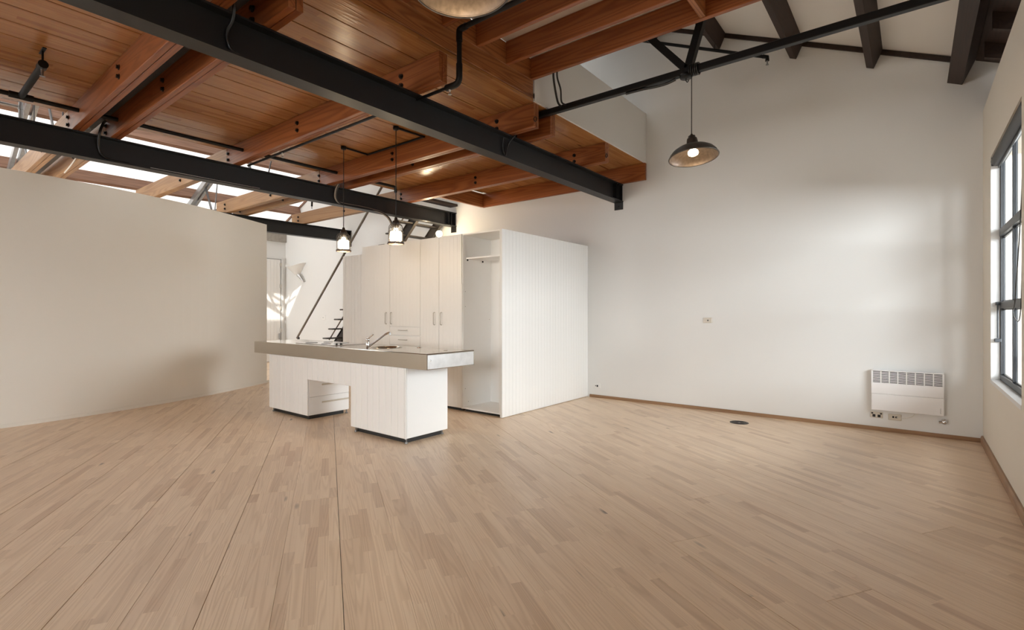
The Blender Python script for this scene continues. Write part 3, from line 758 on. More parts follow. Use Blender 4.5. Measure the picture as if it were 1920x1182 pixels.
s2 = thing('sprinkler_pipe', (-4.9, 3.03, 3.27), 'thin black sprinkler pipe under a joist, rising in a swan neck beside the zinc lamp', 'pipe')
jy, jz = 3.022, 3.222
MB().tube([(-6.75, jy, jz), (-3.02, jy, jz)], .014, 10).build('pipe_run', M['blackp'], s2)
MB().tube([(-3.10, jy, jz), (-2.99, jy, jz), (-2.955, jy, jz+.03), (-2.95, jy, jz+.09), (-2.95, jy, jz+.16)], .027, 12, 4).build('elbow', M['blackp'], s2)
MB().tube([(-2.95, jy, jz+.14), (-2.95, jy, UZ0-.10)], .0215, 12).build('riser', M['blackp'], s2)
MB().tube([(-2.95, jy, UZ0-.13), (-2.95, jy, UZ0-.06), (-2.935, jy, UZ0-.035), (-2.87, jy, UZ0-.03)], .027, 12, 4).build('elbow', M['blackp'], s2)
MB().tube([(-2.88, jy, UZ0-.03), (-.8, jy, UZ0-.03)], .0215, 12).build('pipe_run', M['blackp'], s2)
for x in (-5.86, -3.06): 
    MB().tube([(x, jy, jz), (x, jy, jz-.03), (x, jy, jz-.031), (x, jy, jz-.06), (x, jy, jz-.062), (x, jy, jz-.066)], [.011, .011, .006, .006, .017, .017], 10).build('sprinkler_head', M['brush'], s2)

s3 = thing('sprinkler_pipe', (-2.1, 6.6, 4.8), 'slanting black sprinkler pipe under the purlins near the long white wall', 'pipe')
MB().tube([(-3.03, 6.80, 5.19), (-1.42, 6.80, 4.455)], .020, 10).build('pipe_run', M['blackp'], s3)
MB().tube([(-1.45, 6.80, 4.47), (-1.40, 6.80, 4.447), (-1.40, 6.80, 4.40)], .024, 10).build('elbow', M['blackp'], s3)
MB().tube([(-1.40, 6.80, 4.40), (-1.40, 6.80, 4.37), (-1.40, 6.80, 4.355), (-1.40, 6.80, 4.35)], [.012, .007, .018, .018], 8).build('sprinkler_head', M['galv'], s3)
for x in (-2.02,): MB().tube([(x, 6.80, 4.74), (x, 6.80, 4.97)], .005, 6).build('hanger_rod', M['blackp'], s3)

s4 = thing('sprinkler_pipe', (-9, 1, 3.95), 'galvanised pipe with a drop, beyond the deck edge in the upper corner', 'pipe')
MB().tube([(-9.0, -3.5, 3.96), (-9.0, 1.19, 3.96)], .018, 10).build('pipe_run', M['galv'], s4)
MB().tube([(-9.0, -3.5, 4.03), (-9.0, 1.17, 4.03)], .008, 8).build('tie_rod', M['galv'], s4)
MB().tube([(-9.0, 1.19, 4.10), (-9.0, 1.185, 3.74)], .024, 10).build('drop_pipe', M['galv'], s4)
MB().tube([(-9.0, 1.188, 3.98), (-9.0, 1.187, 3.93)], .031, 10).build('fitting', M['galv'], s4)

# small sprinkler drop past beam 2
s5 = thing('sprinkler_drop', (-9.7, 6.0, 3.9), 'small black sprinkler drop under the far roof slope', 'sprinkler')
hx, hy, hz = -9.92, 5.75, 3.555
MB().tube([(hx+.10, hy, hz+.14), (hx, hy, hz+.12), (hx-.01, hy, hz)], .02, 8).build('elbow', M['blackp'], s5)
MB().tube([(hx-.01, hy, hz), (hx-.01, hy, hz-.05)], .009, 8).build('nozzle', M['galv'], s5)
MB().tube([(hx+.09, hy, hz+.14), (hx+1.4, hy, hz+.5)], .018, 8).build('pipe_run', M['blackp'], s5)

# ------------------------------------------------------------------ cables
def cable(label, pts, r, mat='cable', name='power_cable', group=None, st=8):
    c = Vector(pts[0])
    o = MB().tube(pts, r, 8, st).build(name, M[mat], None, org=tuple(c))
    return tag(o, label, 'cable', group, 'thing')
bx = BEAM_X[0]+.008
cable('black cable looped over the near end of the long beam', [(bx+.10, 1.42, 3.46), (bx+.085, 1.43, 3.28), (bx+.05, 1.435, 3.20), (bx+.016, 1.415, 3.12), (bx+.014, 1.43, 3.04), (bx+.016, 1.475, 3.006), (bx+.02, 1.60, 2.999), (bx+.02, 2.3, 2.999)], .011)
c2 = thing('power_cable', (bx, 4.27, 3.25), 'black cable hanging in a narrow loop over the long beam by the paired joist ends', 'cable')
MB().tube([(bx+.09, 4.33, 3.248), (bx+.085, 4.31, 3.22), (bx+.03, 4.285, 3.15), (bx+.014, 4.255, 3.03), (bx+.03, 4.235, 2.998)], .009, 8, 8).build('strand', M['cable'], c2)
MB().tube([(bx+.03, 4.20, 3.20), (bx+.016, 4.205, 3.12), (bx+.014, 4.225, 3.04), (bx+.03, 4.235, 2.998)], .007, 8, 8).build('strand', M['cable'], c2)
b2x = BEAM_X[1]+.008
cable('black cable draped over the kitchen beam near the paired joists in the corner', [(b2x+.10, 1.575, 3.40), (b2x+.086, 1.55, 3.36), (b2x+.07, 1.525, 3.25), (b2x+.018, 1.53, 3.13), (b2x+.016, 1.56, 3.045), (b2x+.02, 1.64, 2.999), (b2x+.025, 1.80, 2.997)], .013)
c3 = thing('cable_bundle', (b2x, 4.4, 3.25), 'grey cable bundle running down the kitchen beam to the cabinet top', 'cable')
for k, (dx, dz, m) in enumerate(((0, 0, 'tancable'), (.016, .004, 'cable'), (.008, .014, 'tancable'))):
    P = [(b2x+.09, 4.43, 3.40), (b2x+.085, 4.42, 3.30), (b2x+.05, 4.39, 3.19), (b2x+.02, 4.40, 3.08), (b2x+.02, 4.46, 3.01), (b2x+.022, 4.56, 3.0), (b2x+.03, 4.85, 3.0), (b2x+.05, 5.08, 2.985), (b2x+.075, 5.22, 2.96), (b2x+.085, 5.34, 2.90), (b2x+.085, 5.41, 2.80), (b2x+.085, 5.445, 2.66), (b2x+.085, 5.45, 2.38)]
    MB().tube([(x+dx, y+dx, z+dz) for x, y, z in P], .010, 8, 8).build('strand', M[m], c3)
for q in ((b2x+.093, 5.427, 2.75), (b2x+.093, 5.447, 2.60), (b2x+.05, 5.08, 2.99)): MB().cbox(q[0]-.022, q[0]+.022, q[1]-.022, q[1]+.022, q[2]-.006, q[2]+.006, .002).build('cable_tie', M['cable'], c3)
cable('thin white cable lying along the bottom flange of the kitchen beam', [(b2x+.045, 2.0, 2.994), (b2x+.05, 2.3, 2.994), (b2x+.045, 2.7, 2.994), (b2x+.045, 3.25, 2.994)], .005, 'wcable')
c4 = thing('power_cable', (-2.9, 4.35, 3.6), 'pair of black cables dropping from the platform joist to the truss rod', 'cable')
MB().tube([(-2.80, 4.20, 3.75), (-2.815, 4.225, 3.66), (-2.86, 4.33, 3.57), (-2.89, 4.42, 3.50), (-2.86, 4.436, 3.455)], .011, 8, 8).build('strand', M['cable'], c4)
MB().tube([(-2.755, 4.20, 3.75), (-2.775, 4.23, 3.66), (-2.80, 4.33, 3.58), (-2.85, 4.425, 3.50), (-2.80, 4.434, 3.455)], .009, 8, 8).build('strand', M['cable'], c4)
cable('black cable sagging under the truss rod up to its node', [(-2.15, 4.47, 3.410), (-1.98, 4.47, 3.405), (-1.86, 4.47, 3.395), (-1.75, 4.47, 3.395), (-1.67, 4.47, 3.408)], .012)
c5 = thing('cable_coil', (-1.50, 4.47, 3.45), 'black cable coil wound round the truss rod beside its node', 'cable')
for k in range(5):
    x = -1.535 + k*.017
    c = [Vector((x+.003*math.sin(a), 4.47+.048*math.cos(a), 3.448+.048*math.sin(a))) for a in [2*math.pi*i/14 for i in range(15)]]
    MB().tube(c, .007, 6).build('turn', M['cable'], c5)

# white cable clipped down the pale joist end
cable('thin white cable hanging by the pale joist ends over the partition', [(-8.29, 1.61, 3.30), (-8.45, 1.607, 3.262), (-8.65, 1.607, 3.232), (-8.95, 1.607, 3.20)], .008, 'wcable')

# ------------------------------------------------------------------ zinc pendant lamps (open floor)
def zinc_lamp(x, y, zrim, ztop, label, tilt, big_n=40):
    t = thing('pendant_lamp', (x, y, zrim), label, 'lamp', 'zinc pendant lamps')
    Rm = Matrix.Rotation(R(tilt[1]), 3, Vector((math.cos(R(tilt[0])), math.sin(R(tilt[0])), 0)))
    pv = Vector((x, y, zrim+.20))
    def off(p): return pv + Rm @ (Vector(p) - Vector((0, 0, .20)))
    def lt(prof, n=big_n):
        mb = MB(); mb.lathe(prof, n)
        mb.v = [tuple(off(v)) for v in mb.v]
        return mb
    outer = [(.207, 0), (.206, .006), (.196, .030), (.172, .058), (.135, .082), (.095, .098), (.062, .106), (.050, .114), (.045, .120)]
    inner = [(.204, .0005), (.203, .006), (.193, .028), (.169, .055), (.132, .079), (.092, .095), (.060, .103), (.030, .106), (0, .106)]
    sh = MB(); sh.lathe(outer, big_n); sh.v = [tuple(off(v)) for v in sh.v]; sh.build('shade', M['lampout'], t)
    lt(inner).build('shade_lining', M['lampmetal'], t)
    lt([(.202, -.004), (.209, -.004), (.211, .001), (.209, .006), (.202, .006)]).build('rim', M['lampout'], t)
    lt([(.046, .118), (.047, .135), (.044, .160), (.041, .172), (.030, .176), (.030, .194), (.012, .197), (.010, .212), (0, .212)], 24).build('lamp_holder', M['socketb'], t)
    lt([(0, .016), (.026, .018), (.040, .026), (.045, .040), (.042, .056), (.028, .070), (.018, .085), (.017, .105)], 20).build('bulb', M['bulb'], t)
    MB().tube([off((0, 0, .205)), (x, y, ztop)], .004, 8).build('cord', M['cable'], t)
    d = bpy.data.lights.new('lamp_glow', 'POINT'); d.energy = .8; d.color = (1.0, .74, .42); d.shadow_soft_size = .04
    lo = bpy.data.objects.new('lamp_glow', d); COL.objects.link(lo); lo.location = (x, y, zrim-.03)
    return t
zinc_lamp(-1.516, 4.44, 2.665, 3.42, 'zinc pendant lamp hanging from the truss rod over the open floor', (60, -7))
zinc_lamp(-1.455, 1.50, 2.655, 3.42, 'big looking zinc pendant lamp cut off by the top of the picture', (60, -3), 56)

# ------------------------------------------------------------------ caged glass lamps over the island
def cage_lamp(x, y, label):
    t = thing('caged_lamp', (x, y, 2.10), label, 'lamp', 'caged glass lamps over the kitchen island')
    z = 2.115
    MB().lathe([(0, JZ1-.001), (.034, JZ1-.001), (.036, JZ1-.03), (.028, JZ1-.042), (0, JZ1-.045)], 16, (x, y, 0)).build('ceiling_rose', M['blackp'], t)
    MB().tube([(x, y, z+.30), (x, y, JZ1-.04)], .005, 8).build('cord', M['cable'], t)
    MB().lathe([(0, z+.315), (.014, z+.312), (.020, z+.290), (.022, z+.275), (.040, z+.266), (.044, z+.240), (.044, z+.228), (.036, z+.218), (.030, z+.200), (0, z+.2)], 20, (x, y, 0)).build('lamp_cap', M['socketb'], t)
    MB().lathe([(.034, z+.215), (.066, z+.195), (.078, z+.165), (.079, z+.12), (.077, z+.02), (.070, z+.006), (0, z+.004)], 24, (x, y, 0)).build('glass_jar', M['glass'], t)
    MB().lathe([(0, z+.19), (.022, z+.185), (.028, z+.160), (.056, z+.148), (.067, z+.132), (.069, z+.06), (.063, z+.038), (0, z+.032)], 20, (x, y, 0)).build('bulb', M['bulb'], t)
    cg = MB()
    for k in range(6):
        a = 2*math.pi*k/6+.3; c, s = math.cos(a), math.sin(a)
        cg.tube([(x+c*.04, y+s*.04, z+.235), (x+c*.074, y+s*.074, z+.218), (x+c*.088, y+s*.088, z+.185), (x+c*.090, y+s*.090, z+.14), (x+c*.090, y+s*.090, z+.02)], .0035, 6, 3)
    cg.tube([(x+.088*math.cos(a), y+.088*math.sin(a), z+.145) for a in [2*math.pi*i/24 for i in range(25)]], .003, 6)
    cg.build('wire_guard', M['socketb'], t)
    MB().lathe([(.082, z), (.094, z-.002), (.096, z+.010), (.094, z+.022), (.082, z+.022), (.080, z+.010), (.082, z)], 28, (x, y, 0)).build('guard_ring', M['lampmetal'], t)
    d = bpy.data.lights.new('lamp_glow', 'POINT'); d.energy = 6.0; d.color = (1.0, .76, .48); d.shadow_soft_size = .05
    lo = bpy.data.objects.new('lamp_glow', d); COL.objects.link(lo); lo.location = (x, y, z-.05)
cage_lamp(-5.82, 3.815, 'caged glass lamp hanging over the cooktop end of the island')
cage_lamp(-4.72, 3.785, 'caged glass lamp hanging in front of the tall cabinets')
cd = thing('conduit', (-5.3, 4.19, JZ1), 'black conduit on the deck underside feeding the two caged lamps', 'conduit')
cz = JZ1-.014
MB().tube([(-5.82, 3.84, cz), (-5.83, 4.195, cz)], .0125, 8).build('conduit_leg', M['blackp'], cd)
MB().tube([(-5.842, 4.195, cz), (-4.69, 4.195, cz)], .0125, 8).build('conduit_run', M['blackp'], cd)
MB().tube([(-4.72, 3.81, cz), (-4.70, 4.195, cz)], .0125, 8).build('conduit_leg', M['blackp'], cd)

# ------------------------------------------------------------------ kitchen island
IX0, IX1, IXM0, IXM1 = -6.76, -3.965, -5.80, -4.90
IY0, IY1 = 3.30, 3.885
WZ0, WZ1 = .765, .92
isl = thing('kitchen_island', (-5.36, 3.6, 0), 'white boarded kitchen island on two block legs, under the steel worktop', 'kitchen island')
def blockleg(x0, x1, name):
    bd = MB().box(x0+.002, x1-.018, IY0+.016, IY1, .05, WZ0-.001).build(name, M['cab'], isl)
    MB().cbox(x0+.05, x1-.05, IY0+.05, IY1-.05, 0, .05, .002).build('kickboard', M['kick'], isl)
    return bd
lb = blockleg(IX0, IXM0, 'drawer_block'); rb_ = blockleg(IXM1, IX1, 'cupboard_block')
MB().box(IXM0, IXM1, IY0+.016, IY1, .52, WZ0-.001).build('bridge_block', M['cab'], isl)
def boards(x0, x1, y, z0, z1, n, parent, name='board'):
    w = (x1-x0)/n
    for k in range(n):
        MB().cbox(x0+k*w+.0015, x0+(k+1)*w-.0015, y, y+.016, z0, z1, .0035).build(name, M['cab'], parent)
boards(IX0, IXM0, IY0, .055, WZ0-.002, 9, isl)
boards(IXM0, IXM1, IY0, .50, WZ0-.002, 8, isl)
boards(IXM1, IX1-.02, IY0, .055, WZ0-.002, 9, isl)
MB().cbox(IX1-.019, IX1, IY0+.002, IY0+.016, .05, WZ0-.002, .003).build('corner_strip', M['cab'], isl)
MB().cbox(IX1-.017, IX1-.001, IY0+.019, IY1-.002, .055, WZ0-.003, .003).build('end_panel', M['cab_in'], isl)
# drawers facing the knee hole
for (z0, z1) in ((.058, .275), (.28, .495)):
    dr = MB().cbox(IXM0-.017, IXM0+.002, IY0+.02, IY1-.004, z0, z1, .003).build('drawer', M['cab_in'], isl)
    zh = z1-.072
    h = MB(); h.cbox(IXM0+.020, IXM0+.030, 3.48, 3.865, zh-.010, zh+.010, .003)
    for y in (3.52, 3.825): h.cbox(IXM0+.002, IXM0+.021, y-.006, y+.006, zh-.006, zh+.006, .002)
    h.build('drawer_handle', M['plate'], dr)
for (x, y) in ((IX1-.03, IY0+.035), (IX1-.05, IY1-.04), (IXM1+.06, IY0+.03), (IXM0-.03, IY1-.02), (IX0+.05, IY0+.04)):
    MB().lathe([(0, 0), (.018, 0), (.016, .012), (.008, .016), (.008, .055), (0, .055)], 12, (x, y, 0)).build('levelling_foot', M['galv'], isl)

# worktop with a round bowl let in
wt = thing('steel_worktop', (-5.4, 3.64, WZ0), 'thick stainless steel worktop slab lying on the white island', 'worktop')
WX0, WX1, WY0, WY1 = -7.172, -3.652, 3.296, 3.968
BX, BY, BR = -4.72, 3.655, .165
def plate_with_hole(x0, x1, y0, y1, cx, cy, r, z, n=32):
    mb = MB(); ci = []; sq = []
    for k in range(n):
        a = 2*math.pi*k/n; c, s = math.cos(a), math.sin(a)
        ci.append((cx+r*c, cy+r*s, z))
        t = min((x1-cx)/c if c > 1e-9 else 1e9, (x0-cx)/c if c < -1e-9 else 1e9, (y1-cy)/s if s > 1e-9 else 1e9, (y0-cy)/s if s < -1e-9 else 1e9)
        sq.append((cx+t*c, cy+t*s, z))
    mb.add(ci+sq, [(k, (k+1) % n, n+(k+1) % n, n+k) for k in range(n)])
    for (X, Y) in ((x0, y0), (x1, y0), (x1, y1), (x0, y1)):       # square off the corners
        a = math.atan2(Y-cy, X-cx) % (2*math.pi); k = int(a/(2*math.pi/n))
        mb.add([sq[k], sq[(k+1) % n], (X, Y, z)], [(0, 2, 1)])
    return mb
c = .006
body = MB()
body.add([(WX0, WY0, WZ0), (WX1, WY0, WZ0), (WX1, WY1, WZ0), (WX0, WY1, WZ0), (WX0, WY0, WZ1-c), (WX1, WY0, WZ1-c), (WX1, WY1, WZ1-c), (WX0, WY1, WZ1-c)],
         [(0,3,2,1), (0,1,5,4), (1,2,6,5), (2,3,7,6), (3,0,4,7)])
i0, i1, j0, j1 = WX0+c, WX1-c, WY0+c, WY1-c
body.add([(WX0, WY0, WZ1-c), (WX1, WY0, WZ1-c), (WX1, WY1, WZ1-c), (WX0, WY1, WZ1-c), (i0, j0, WZ1), (i1, j0, WZ1), (i1, j1, WZ1), (i0, j1, WZ1)], [(0,1,5,4), (1,2,6,5), (2,3,7,6), (3,0,4,7)])
XA, XB = -5.06, -4.38
body.add([(i0, j0, WZ1), (XA, j0, WZ1), (XA, j1, WZ1), (i0, j1, WZ1)], [(0, 1, 2, 3)])
body.add([(XB, j0, WZ1), (i1, j0, WZ1), (i1, j1, WZ1), (XB, j1, WZ1)], [(0, 1, 2, 3)])
ph = plate_with_hole(XA, XB, j0, j1, BX, BY, BR, WZ1); body.add(ph.v, ph.f)
body.build('slab', M['steel'], wt)
bw = MB().lathe([(BR+.012, WZ1+.001), (BR+.008, WZ1+.004), (BR, WZ1+.001), (BR-.004, WZ1-.02), (BR-.012, WZ1-.11), (BR-.05, WZ1-.135), (.03, WZ1-.14), (0, WZ1-.14)], 36, (BX, BY, 0)).build('sink_bowl', M['steel'], wt)
MB().lathe([(.035, WZ1-.136), (.03, WZ1-.134), (.0, WZ1-.134)], 20, (BX, BY, 0)).build('drain', M['chrome'], bw)
MB().cbox(WX1-.001, WX1+.003, WY0+.012, WY1-.012, WZ0+.006, WZ1-.012, .002).build('end_sheet', M['endsteel'], wt)
MB().lathe([(0, .004), (.006, .004), (.008, 0)], 10, (WX1+.003, WY0+.05, WZ0+.09), rot_to((1, 0, 0))).build('rivet', M['chrome'], wt)
MB().lathe([(0, WZ1+.004), (.020, WZ1+.003), (.022, WZ1)], 16, (-3.86, 3.75, 0)).build('blank_cap', M['brush'], wt)
MB().lathe([(0, WZ1+.005), (.03, WZ1+.004), (.034, WZ1)], 16, (-4.40, 3.86, 0)).build('blank_cap', M['chrome'], wt)

# cooktop inset
ck = thing('cooktop', (-5.85, 3.66, WZ1), 'flush steel cooktop set into the far half of the worktop', 'cooktop')
MB().cbox(-6.30, -5.42, 3.42, 3.90, WZ1, WZ1+.006, .003).build('hob_plate', M['chrome'], ck)
for (x, y, r) in ((-6.12, 3.54, .075), (-6.12, 3.78, .06), (-5.78, 3.54, .06), (-5.78, 3.78, .075)):
    MB().lathe([(r, WZ1+.006), (r, WZ1+.011), (r-.012, WZ1+.013), (0, WZ1+.012)], 24, (x, y, 0)).build('hotplate', M['galv'], ck)
for y in (3.51, 3.57): MB().lathe([(.013, WZ1+.006), (.012, WZ1+.024), (0, WZ1+.024)], 14, (-5.50, y, 0)).build('knob', M['hole'], ck)

# mixer tap
tp = thing('mixer_tap', (-4.70, 3.36, WZ1), 'chrome mixer tap with a long raised spout on the worktop', 'tap')
tx, ty = -4.672, 3.36
MB().lathe([(0, WZ1), (.024, WZ1), (.024, WZ1+.006), (.0195, WZ1+.010), (.0195, WZ1+.095), (.021, WZ1+.098), (.019, WZ1+.110), (.008, WZ1+.118), (0, WZ1+.119)], 24, (tx, ty, 0)).build('tap_body', M['chrome'], tp)
MB().tube([(tx, ty, WZ1+.108), (tx+.03, ty+.004, WZ1+.128), (tx+.085, ty+.01, WZ1+.160)], [.010, .008, .006], 10).build('lever', M['chrome'], tp)
MB().tube([(tx+.012, ty+.01, WZ1+.030), (tx+.06, ty+.05, WZ1+.075), (tx+.145, ty+.12, WZ1+.158), (tx+.165, ty+.137, WZ1+.172), (tx+.185, ty+.154, WZ1+.178)], [.011, .010, .0095, .012, .012], 12).build('spout', M['chrome'], tp)
MB().tube([(tx+.183, ty+.153, WZ1+.180), (tx+.186, ty+.155, WZ1+.158)], .013, 12).build('aerator', M['galv'], tp)

# ------------------------------------------------------------------ tall cabinets
KY, CZ = 4.875, 2.365
tc_ = thing('tall_cabinet', (-5.82, 5.17, 0), 'tall white cabinet with four doors and drawers behind the island', 'cabinet')
MB().box(-6.92, -4.735, KY+.022, 5.47, .04, CZ-.002).build('carcass', M['cab_in'], tc_)
MB().box(-6.88, -4.74, KY+.06, 5.44, 0, .04).build('kickboard', M['kick'], tc_)
def door(x0, x1, z0, z1, hx, n):
    d = MB().cbox(x0+.0025, x1-.0025, KY+.004, KY+.021, z0, z1, .002)
    w = (x1-x0-.005)/n
    for k in range(n): d.cbox(x0+.0025+k*w+.0005, x0+.0025+(k+1)*w-.0005, KY, KY+.0045, z0, z1, .0006)
    o = d.build('cabinet_door', M['cab'], tc_)
    if hx is not None:
        y = KY-.030
        MB().tube([(hx, KY, 1.318), (hx, y+.008, 1.318), (hx, y, 1.308), (hx, y, 1.158), (hx, y+.008, 1.148), (hx, KY, 1.148)], .0055, 8).build('door_handle', M['brush'], o)
    return o
door(-6.92, -6.225, .05, CZ, -6.300, 9)
door(-6.222, -5.538, 1.112, CZ, -6.178, 9)
door(-5.535, -5.152, .05, CZ, -5.232, 6)
door(-5.149, -4.722, .05, CZ, -5.095, 6)
for k, (z0, z1) in enumerate(((.984, 1.106), (.835, .972), (.60, .831), (.33, .596), (.055, .326))):
    d = MB().cbox(-6.220, -5.540, KY-.002, KY+.018, z0, z1, .003).build('drawer', M['cab'], tc_)
    zc = (z0+z1)/2+.012; h = MB().tube([(-5.995, KY-.026, zc), (-5.80, KY-.026, zc)], .006, 8)
    for x in (-5.975, -5.82): h.tube([(x, KY-.002, zc), (x, KY-.026, zc)], .005, 8)
    h.build('drawer_handle', M['brush'], d)
# open wardrobe bay
ob = thing('open_wardrobe', (-4.37, 5.16, 0), 'open white wardrobe bay with one shelf beside the tall cabinet', 'wardrobe')
ox0, ox1 = -4.718, -4.046
MB().box(ox0, ox0+.018, KY+.012, 5.45, .04, CZ).build('side_panel', M['cab_in'], ob)
MB().box(ox1-.016, ox1, KY+.012, 5.45, .04, CZ).build('side_panel', M['cab_in'], ob)
MB().box(ox0+.018, ox1-.016, 5.45, 5.468, .04, CZ).build('back_panel', M['cab_in'], ob)
MB().box(ox0, ox1, KY+.004, 5.45, .04, .058).build('bottom_panel', M['cab_in'], ob)
MB().box(ox0+.018, ox1-.016, KY+.008, 5.45, CZ-.018, CZ).build('top_panel', M['cab_in'], ob)
MB().cbox(ox0+.019, ox1-.017, 4.945, 5.31, 2.036, 2.054, .002).build('shelf', M['cab_in'], ob)
for (x, y) in ((ox0+.024, 4.965), (ox0+.024, 5.27)): MB().cbox(x-.005, x+.012, y-.006, y+.006, 2.012, 2.035, .001).build('shelf_pin', M['hole'], ob)
MB().box(-4.43, ox1-.017, 5.446, 5.4495, .06, 1.735).build('access_panel', M['cab'], ob)
MB().cbox(-4.52, ox1-.017, 5.425, 5.449, 1.735, 1.748, .002).build('batten', M['brush'], ob)
MB().box(ox0, ox0+.012, KY-.003, KY+.012, .04, 1.70).build('edge_strip', M['cab'], ob)
MB().box(ox0-.004, ox0+.004, KY-.006, KY+.010, 1.70, CZ).build('edge_strip', M['cab'], ob)
MB().box(ox1-.018, ox1, KY-.006, KY+.011, .04, 1.70).build('edge_strip', M['cab'], ob)
MB().box(ox1-.008, ox1, KY-.003, KY+.011, 1.70, CZ).build('edge_strip', M['cab'], ob)
MB().box(ox0+.02, ox1-.01, KY+.06, 5.44, 0, .04).build('kickboard', M['kick'], ob)
for (y, z) in ((4.93, 1.60), (4.93, 1.40), (5.42, 1.22), (4.93, .30), (4.99, .12)):
    MB().lathe([(0, .002), (.004, .0015), (.004, 0)], 8, (ox0+.018, y, z), rot_to((1, 0, 0))).build('peg_hole', M['hole'], ob)
# boarded end panel
ep = thing('boarded_end_panel', (-4.02, 5.9, 0), 'tall white boarded end panel running from the wardrobe to the long wall', 'panel')
MB().box(-4.042, -4.022, 4.864, YB-.003, .004, CZ).build('backing_sheet', M['cab'], ep)
nb = 30; w = (YB-.003-4.866)/nb
for k in range(nb): MB().cbox(-4.0215, -4.010, 4.866+k*w+.0007, 4.866+(k+1)*w-.0007, .006, CZ, .0012).build('board', M['cab'], ep)
# boarded wall under the stairs
bp_ = thing('boarded_stair_panel', (-7.6, 5.47, 0), 'narrow white boarded panel set back beside the tall cabinet', 'panel')
MB().box(-8.33, -6.925, 5.462, 5.49, .0, 2.36).build('backing_sheet', M['cab'], bp_)
nb = 15; w = 1.40/nb
for k in range(nb): MB().cbox(-8.33+k*w+.0015, -8.33+(k+1)*w-.0015, 5.446, 5.461, .01, 2.36, .003).build('board', M['cab'], bp_)
MB().box(-8.33, -8.30, 5.49, 5.84, 0, 2.30).build('return_sheet', M['cab'], bp_)

# ------------------------------------------------------------------ stairs
st = thing('staircase', (-9, 6.3, 0), 'steep charcoal steel stair rising along the white wall behind the cabinets', 'stairs')
def tread_pos(i): return (-9.65+.2097*i, .79+.2*i)
def stringer(y):
    (xa, za), (xb, zb) = tread_pos(-3.8), tread_pos(11.9)
    d = Vector((xb-xa, 0, zb-za)).normalized(); up = Vector((-d.z, 0, d.x))
    mb = MB()
    p, q = Vector((xa, y, za-.02)), Vector((xb, y, zb-.02))
    mb.bar(p, q, .008, .17, up)
    for s in (-1, 1): mb.bar(p+up*s*.085, q+up*s*.085, .062, .010, up)
    mb.build('stringer', M['stair'], st)
stringer(6.25); stringer(6.86)
for i in range(-3, 13):
    x, z = tread_pos(i)
    tr = MB(); tr.cbox(x-.085, x+.085, 5.87, 6.88, z-.028, z, .012); tr.build('tread', M['stair'], st)
x, z = tread_pos(13); MB().cbox(x-.10, x+.10, 5.88, 6.95, z-.045, z, .004).build('landing_plank', M['purlin'], st)
def rail(a, b): return (Vector((-10.73+a*3.03, 5.86, .75+a*2.91)), Vector((-10.73+b*3.03, 5.86, .75+b*2.91)))
p, q = rail(0, 1.0); MB().tube([p, q], .022, 12).build('handrail', M['rail'], st)
f = p + Vector((.06, 0, .035)); MB().cbox(f.x-.03, f.x+.03, 5.845, 5.875, f.z-.12, f.z-.012, .004).build('handrail_foot', M['stair'], st)
MB().tube([(f.x, 5.86, 0), (f.x, 5.86, f.z-.11)], .018, 10).build('newel_post', M['rail'], st)
(xa, za), (xb, zb) = tread_pos(-.3), tread_pos(12)
MB().tube([(xa, 6.02, za+.01), (xb, 6.02, zb+.01)], .013, 10).build('tread_rod', M['rail'], st)

# ------------------------------------------------------------------ lights and fittings on the long wall beyond
MB().box(-7.45, -4.045, 5.492, YB-.004, 2.345, 2.362).build('top_sheet', M['cab_in'], tc_)
gb = thing('globe_light', (-6.97, 6.6, 2.362), 'lit round bulb lamp standing on top of the tall cabinets', 'lamp')
mb = MB()
prof = [(.060*math.sin(math.pi*k/12), -.060*math.cos(math.pi*k/12)) for k in range(13)]
mb.lathe(prof, 20, (-6.97, 6.6, 2.795)); mb.build('globe', M['globe'], gb)
MB().lathe([(0, 2.38), (.05, 2.378), (.055, 2.363), (0, 2.363)], 16, (-7.02, 6.6, 0)).build('base', M['plate_w'], gb)
MB().tube([(-7.02, 6.6, 2.375), (-7.02, 6.6, 2.66), (-6.99, 6.6, 2.74)], .012, 8).build('stem', M['plate_w'], gb)
d = bpy.data.lights.new('lamp_glow', 'POINT'); d.energy = 13.0; d.color = (1.0, .78, .5); d.shadow_soft_size = .07
lo = bpy.data.objects.new('lamp_glow', d); COL.objects.link(lo); lo.location = (-6.9, 6.25, 2.92)

sc_ = thing('wall_sconce', (-12.7, YB, 2.4), 'pale winged wall sconce on the far end of the long wall', 'lamp')
sh = MB(); nu, nv_ = 14, 6; vs = []
for j in range(nv_+1):
    t = j/nv_
    for i in range(nu+1):
        a = math.pi*(i/nu); r = .10+.30*(1-t)**1.3
        x = -12.72 - r*math.cos(a)*1.05; y = YB-.02 - math.sin(a)*(.05+.22*(1-t)); z = 2.30+.26*(1-t) + .05*math.cos(2*a)*(1-t)
        vs.append((x, y, z))
fs = [(j*(nu+1)+i, j*(nu+1)+i+1, (j+1)*(nu+1)+i+1, (j+1)*(nu+1)+i) for j in range(nv_) for i in range(nu)]
sh.add(vs, fs, True); sh.build('glass_wing', M['plate_w'], sc_)
MB().tube([(-12.62, YB-.06, 2.30), (-12.42, YB-.02, 2.10)], [.05, .008], 12).build('cone_stem', M['chrome'], sc_)
MB().tube([(-12.56, YB-.03, 2.33), (-12.38, YB-.012, 2.12)], .011, 8).build('edge_rod', M['brush'], sc_)

